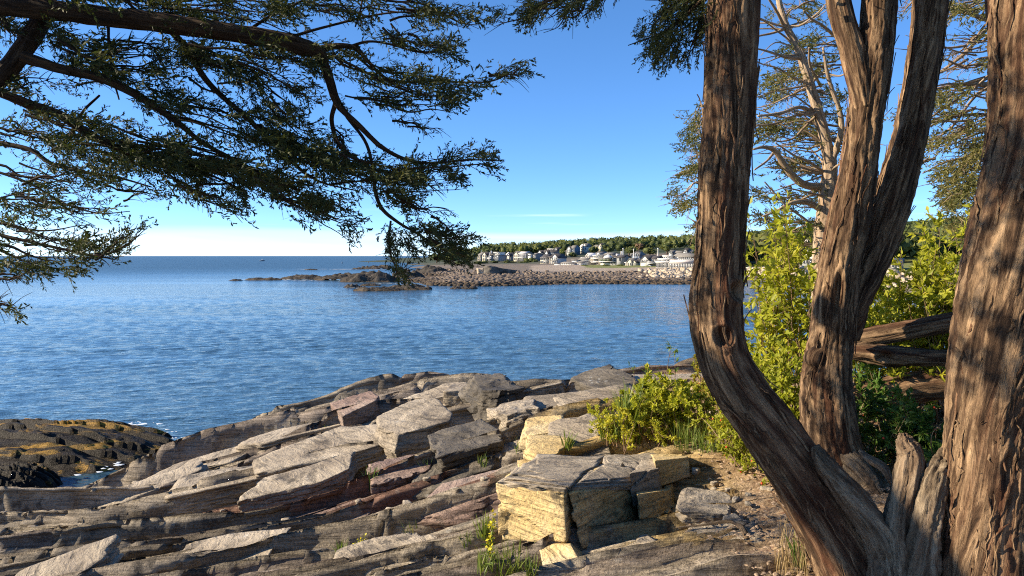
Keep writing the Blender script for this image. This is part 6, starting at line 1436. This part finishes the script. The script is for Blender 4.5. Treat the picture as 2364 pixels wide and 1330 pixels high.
# ---- tent roof
tp = P(1405, 596, 333); k = 333 / FPX
v = []
for j, (sx, hx) in enumerate(((-9, 3.2), (6, 4.2))):
    pass
tent = Bag(); tent.add(np.array([[-11, -3, 2.2], [8, -3, 2.2], [8, 3, 2.2], [-11, 3, 2.2], [-11, -3, 1.6], [8, -3, 1.6], [8, 3, 1.6], [-11, 3, 1.6], [-1.5, 0, 9.2]]) * np.array([k, 0.8, k]), [[0, 4, 5, 1], [1, 5, 6, 2], [2, 6, 7, 3], [3, 7, 4, 0]], [[0, 1, 8], [1, 2, 8], [2, 3, 8], [3, 0, 8]])
to = empty('tent', tp); tag(to, 'white peaked tent roof on the terrace of the grey restaurant', 'tent')
obj('tent_roof', tent.mesh('tent_roof'), TRIM, to)
for sx, sy in ((-10.5, -2.8), (7.6, -2.8), (7.6, 2.8), (-10.5, 2.8)): obj('tent_pole', mesh('tent_pole', boxv(sx * k - 0.06, sx * k + 0.06, sy * 0.8 - 0.06, sy * 0.8 + 0.06, -0.6, 1.6 * k), BOXQ), TRIM, to)

# ---- woods of the hill and single trees
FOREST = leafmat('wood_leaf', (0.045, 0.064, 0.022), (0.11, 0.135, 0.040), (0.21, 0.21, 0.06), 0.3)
def crown_template(seed, n=70, conif=False):
    rg_ = np.random.default_rng(seed); V = []; T = []
    b_, q_ = cube_grid(2); u = b_ / np.linalg.norm(b_, axis=1, keepdims=True)
    u = u * (0.78 + 0.30 * rg_.normal(0, 0.6, (len(u), 1))) * np.array([0.85, 0.85, 0.9]) + np.array([0, 0, 0.15])
    bg_ = Bag(); bg_.add(u, q_, None, np.full(len(u), 0.25))
    dr = rg_.normal(0, 1, (n, 3)); dr /= np.linalg.norm(dr, axis=1, keepdims=True); dr[:, 2] = dr[:, 2] * 0.95 + 0.12
    if conif: rad = (1 - np.clip((dr[:, 2] + 1) / 2.2, 0, 1)); dr[:, :2] *= (0.3 + rad)[:, None]
    p = dr * rg_.uniform(0.75, 1.08, (n, 1)); s = rg_.uniform(0.16, 0.36, n)
    a = rg_.normal(0, 1, (n, 3)); b2 = rg_.normal(0, 1, (n, 3)); a /= np.linalg.norm(a, axis=1, keepdims=True); b2 /= np.linalg.norm(b2, axis=1, keepdims=True)
    v = np.stack([p + a * s[:, None], p + b2 * s[:, None], p - (a + b2) * 0.6 * s[:, None]], 1).reshape(-1, 3)
    tn = np.clip(0.35 + 0.35 * dr[:, 2] - 0.2 * dr[:, 0] + rg_.normal(0, 0.18, n), 0, 1)  # sunlight painted into the tint: crown top and left side lighter
    bg_.add(v, None, np.arange(3 * n).reshape(-1, 3), np.repeat(tn, 3))
    return np.concatenate(bg_.v), np.concatenate(bg_.q), np.concatenate(bg_.t), np.concatenate(bg_.a)
CT = [crown_template(500 + k, 50, k > 5) for k in range(8)]
rg = np.random.default_rng(97)
n = 9000
px = rg.uniform(985, 2364, n); d = 470 * (1050 / 470) ** rg.random(n)
px = np.concatenate([rg.uniform(1600, 2364, 1100), px]); d = np.concatenate([rg.uniform(235, 520, 1100), d])
x = (px - 1182) / FPX * d; z = head_z(x, d); hgt = rg.uniform(7.5, 12.5, len(x)) * np.where(px < 1110, 0.35 + 0.5 * np.clip((px - 985) / 125, 0, 1), 1.0)
bag = Bag(); nf = 0
for k in range(len(x)):
    if z[k] < 1.2 or nf >= 2700: continue
    if px[k] < 1620 and d[k] < 560 and not (px[k] < 1090 and d[k] > 520): continue
    r = hgt[k] * rg.uniform(0.32, 0.48); pr = r / d[k] * FPX; _, pyt = project([x[k], d[k], z[k] + hgt[k]]); _, pyb = project([x[k], d[k], z[k]])
    if any(h0 - pr * 0.7 < px[k] < h1 + pr * 0.7 and d[k] < hd_ + 6 and pyt < hb and pyb > hb - 25 for (h0, h1, hb, hd_) in HOUSES): continue
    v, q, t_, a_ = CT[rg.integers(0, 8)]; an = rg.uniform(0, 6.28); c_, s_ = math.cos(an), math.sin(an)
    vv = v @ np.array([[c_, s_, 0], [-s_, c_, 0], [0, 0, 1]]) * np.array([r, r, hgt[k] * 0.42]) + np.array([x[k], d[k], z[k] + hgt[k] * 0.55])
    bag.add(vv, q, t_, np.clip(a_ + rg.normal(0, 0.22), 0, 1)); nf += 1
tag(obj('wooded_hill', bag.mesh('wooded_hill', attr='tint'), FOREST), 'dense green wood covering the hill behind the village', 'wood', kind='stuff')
TRUNK = simple('tree_trunk', (0.10, 0.07, 0.05), 0.9)
def fartree(label, px, ybase, ytop, wpx, d, seed, tint=0.5, mat=None, cat='tree', name='tree', grp='trees in the village', n=260):
    b0 = P(px, ybase, d); h = (ybase - ytop) * d / FPX; r = wpx * d / FPX / 2; root = empty(name, b0)
    v, q, tr, _ = tube(np.array([[0, 0, -1], [0, 0, h * 0.35], [0.1, 0, h * 0.75]]), [0.3 * r * 0.3 + 0.08, 0.07 * r + 0.06, 0.03], 6, 6); obj('trunk', mesh('trunk', v, q, tr), TRUNK, root)
    bg_ = Bag(); rg_ = np.random.default_rng(seed)
    for j in range(5):
        v, q, t_, a_ = crown_template(seed * 10 + j, n // 5)
        o = np.array([rg_.uniform(-.45, .45) * r, rg_.uniform(-.45, .45) * r, h * (0.36 + 0.30 * rg_.random())]); s = rg_.uniform(0.55, 0.75)
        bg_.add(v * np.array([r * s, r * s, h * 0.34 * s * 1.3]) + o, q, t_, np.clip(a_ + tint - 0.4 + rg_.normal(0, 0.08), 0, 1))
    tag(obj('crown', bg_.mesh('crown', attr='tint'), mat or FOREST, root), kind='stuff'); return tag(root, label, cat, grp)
LITG = leafmat('bright_leaf', (0.06, 0.085, 0.02), (0.13, 0.16, 0.03), (0.24, 0.24, 0.05), 0.3)
fartree('round bright green tree beside the big cream house', 1298, 602, 570, 19, 430, 41, 0.6, LITG)
fartree('yellowish tree rising behind the glazed porch house', 1203, 590, 567, 14, 520, 42, 0.7, LITG)
fartree('small tree between the balconied house and the dormer cottage', 1158, 604, 586, 14, 485, 43, 0.45, LITG)
fartree('big round shrub in front of the square white house', 1222, 612, 594, 26, 455, 44, 0.4, FOREST, 'shrub', 'shrub')
fartree('second round shrub joining the big one at the beach head', 1236, 613, 598, 16, 452, 45, 0.3, FOREST, 'shrub', 'shrub')
fartree('dark tree clump below the blue grey slope house', 1322, 598, 580, 22, 520, 46, 0.25)
fartree('tall dark pine on the slope left of the lone white house', 1318, 575, 556, 16, 640, 47, 0.1)
fartree('leafy tree right of the lone white slope house', 1372, 590, 566, 26, 560, 48, 0.35)
fartree('dense tree above the tall white inn', 1404, 586, 562, 30, 520, 49, 0.35)
fartree('broad tree behind the blue gable', 1452, 592, 566, 34, 470, 50, 0.55)
fartree('reddish brown bare tree patch on the slope', 1474, 580, 558, 22, 560, 51, 0.6, leafmat('brown_leaf', (0.10, 0.06, 0.035), (0.19, 0.12, 0.07), (0.26, 0.18, 0.10), 0.2))
fartree('light green tree above the white gabled hall', 1500, 592, 566, 32, 440, 52, 0.6)
fartree('tall leafy tree above the glazed pavilion', 1540, 584, 558, 34, 460, 53, 0.5)
fartree('olive tree at the bent stem above the long restaurant', 1604, 594, 562, 34, 380, 54, 0.6, LITG)
fartree('pale silvery shrub mass at the left end of the village', 1084, 606, 580, 30, 470, 55, 0.6, leafmat('silver_leaf', (0.09, 0.11, 0.07), (0.16, 0.18, 0.11), (0.24, 0.25, 0.16), 0.2), 'shrub', 'shrub')
fartree('low scrub on the point left of the silvery shrub', 1040, 606, 590, 36, 470, 56, 0.5, FOREST, 'shrub', 'shrub')
fartree('second low scrub out on the point', 1008, 604, 593, 26, 480, 57, 0.35, FOREST, 'shrub', 'shrub')
for k_, (a_, b_) in enumerate(((1118, 1100), (1140, 1122), (1168, 1150), (1186, 1170))):
    fartree(['low hedge clump before the cream gabled house', 'low hedge clump before the balconied wing', 'low hedge clump before the dormer cottage', 'low hedge clump before the glazed porch'][k_], a_, 610, 601, 24, 450, 60 + k_, 0.3, FOREST, 'hedge', 'hedge')
for k_, (px_, lb_) in enumerate(((1062, 'dark scrub clump out left of the silvery shrub'), (1106, 'dark scrub below the leftmost grey house'), (1205, 'dark scrub below the glazed porch house'), (1258, 'low dark scrub at the foot of the big cream house'))):
    fartree(lb_, px_, 613, 602, 34, 440, 80 + k_, 0.2, FOREST, 'shrub', 'shrub')
for k_, px_ in enumerate((1352, 1400, 1428, 1492)):
    fartree(['low hedge below the white annex', 'low hedge below the grey restaurant', 'low hedge below the dark grey inn', 'low hedge below the white gabled hall'][k_], px_, 617, 609.5, 22, 318, 70 + k_, 0.45, LITG, 'hedge', 'hedge')

# ---- things on the water
HULL = simple('boat_hull', (0.10, 0.11, 0.13), 0.4); CAB = simple('boat_cabin', (0.55, 0.56, 0.56), 0.4)
bp = Pz(605, 603, 0.0); bt = empty('boat', bp, R(20)); tag(bt, 'tiny dark lobster boat far out on the sea', 'boat')
hv = []
for (xx, w, z0, z1) in ((-2.6, 1.0, -0.1, 0.9), (-1, 1.25, -0.3, 0.9), (1, 1.2, -0.3, 1.0), (2.3, 0.6, -0.1, 1.25), (3.0, 0.03, 0.3, 1.4)):
    hv += [[xx, -w * 0.5, z0], [xx, w * 0.5, z0], [xx, w, z1], [xx, -w, z1]]
hq = []
for i in range(4):
    for j in range(4): hq.append([4*i + j, 4*i + (j+1) % 4, 4*(i+1) + (j+1) % 4, 4*(i+1) + j])
hq.append([0, 3, 2, 1]); obj('hull', mesh('hull', np.array(hv), hq), HULL, bt); obj('cabin', mesh('cabin', boxv(-0.2, 1.4, -0.75, 0.75, 0.9, 2.3), BOXQ), CAB, bt)
BU = simple('buoy', (0.05, 0.05, 0.06), 0.5)
for px_, py_, lab in ((790, 608, 'left of two dark buoys off the distant islet'), (851, 607.5, 'right of two dark buoys off the distant islet')):
    c = Pz(px_, py_, 0); v, q, tr, _ = tube(np.array([[0, 0, -0.4], [0, 0, 0.1], [0, 0, 0.5], [0, 0, 0.8], [0, 0, 1.7]]), [0.3, 0.55, 0.5, 0.12, 0.08], 10, 14); tag(obj('buoy', mesh('buoy', v, q, tr), BU, None, c), lab, 'buoy', 'buoys on the sea')
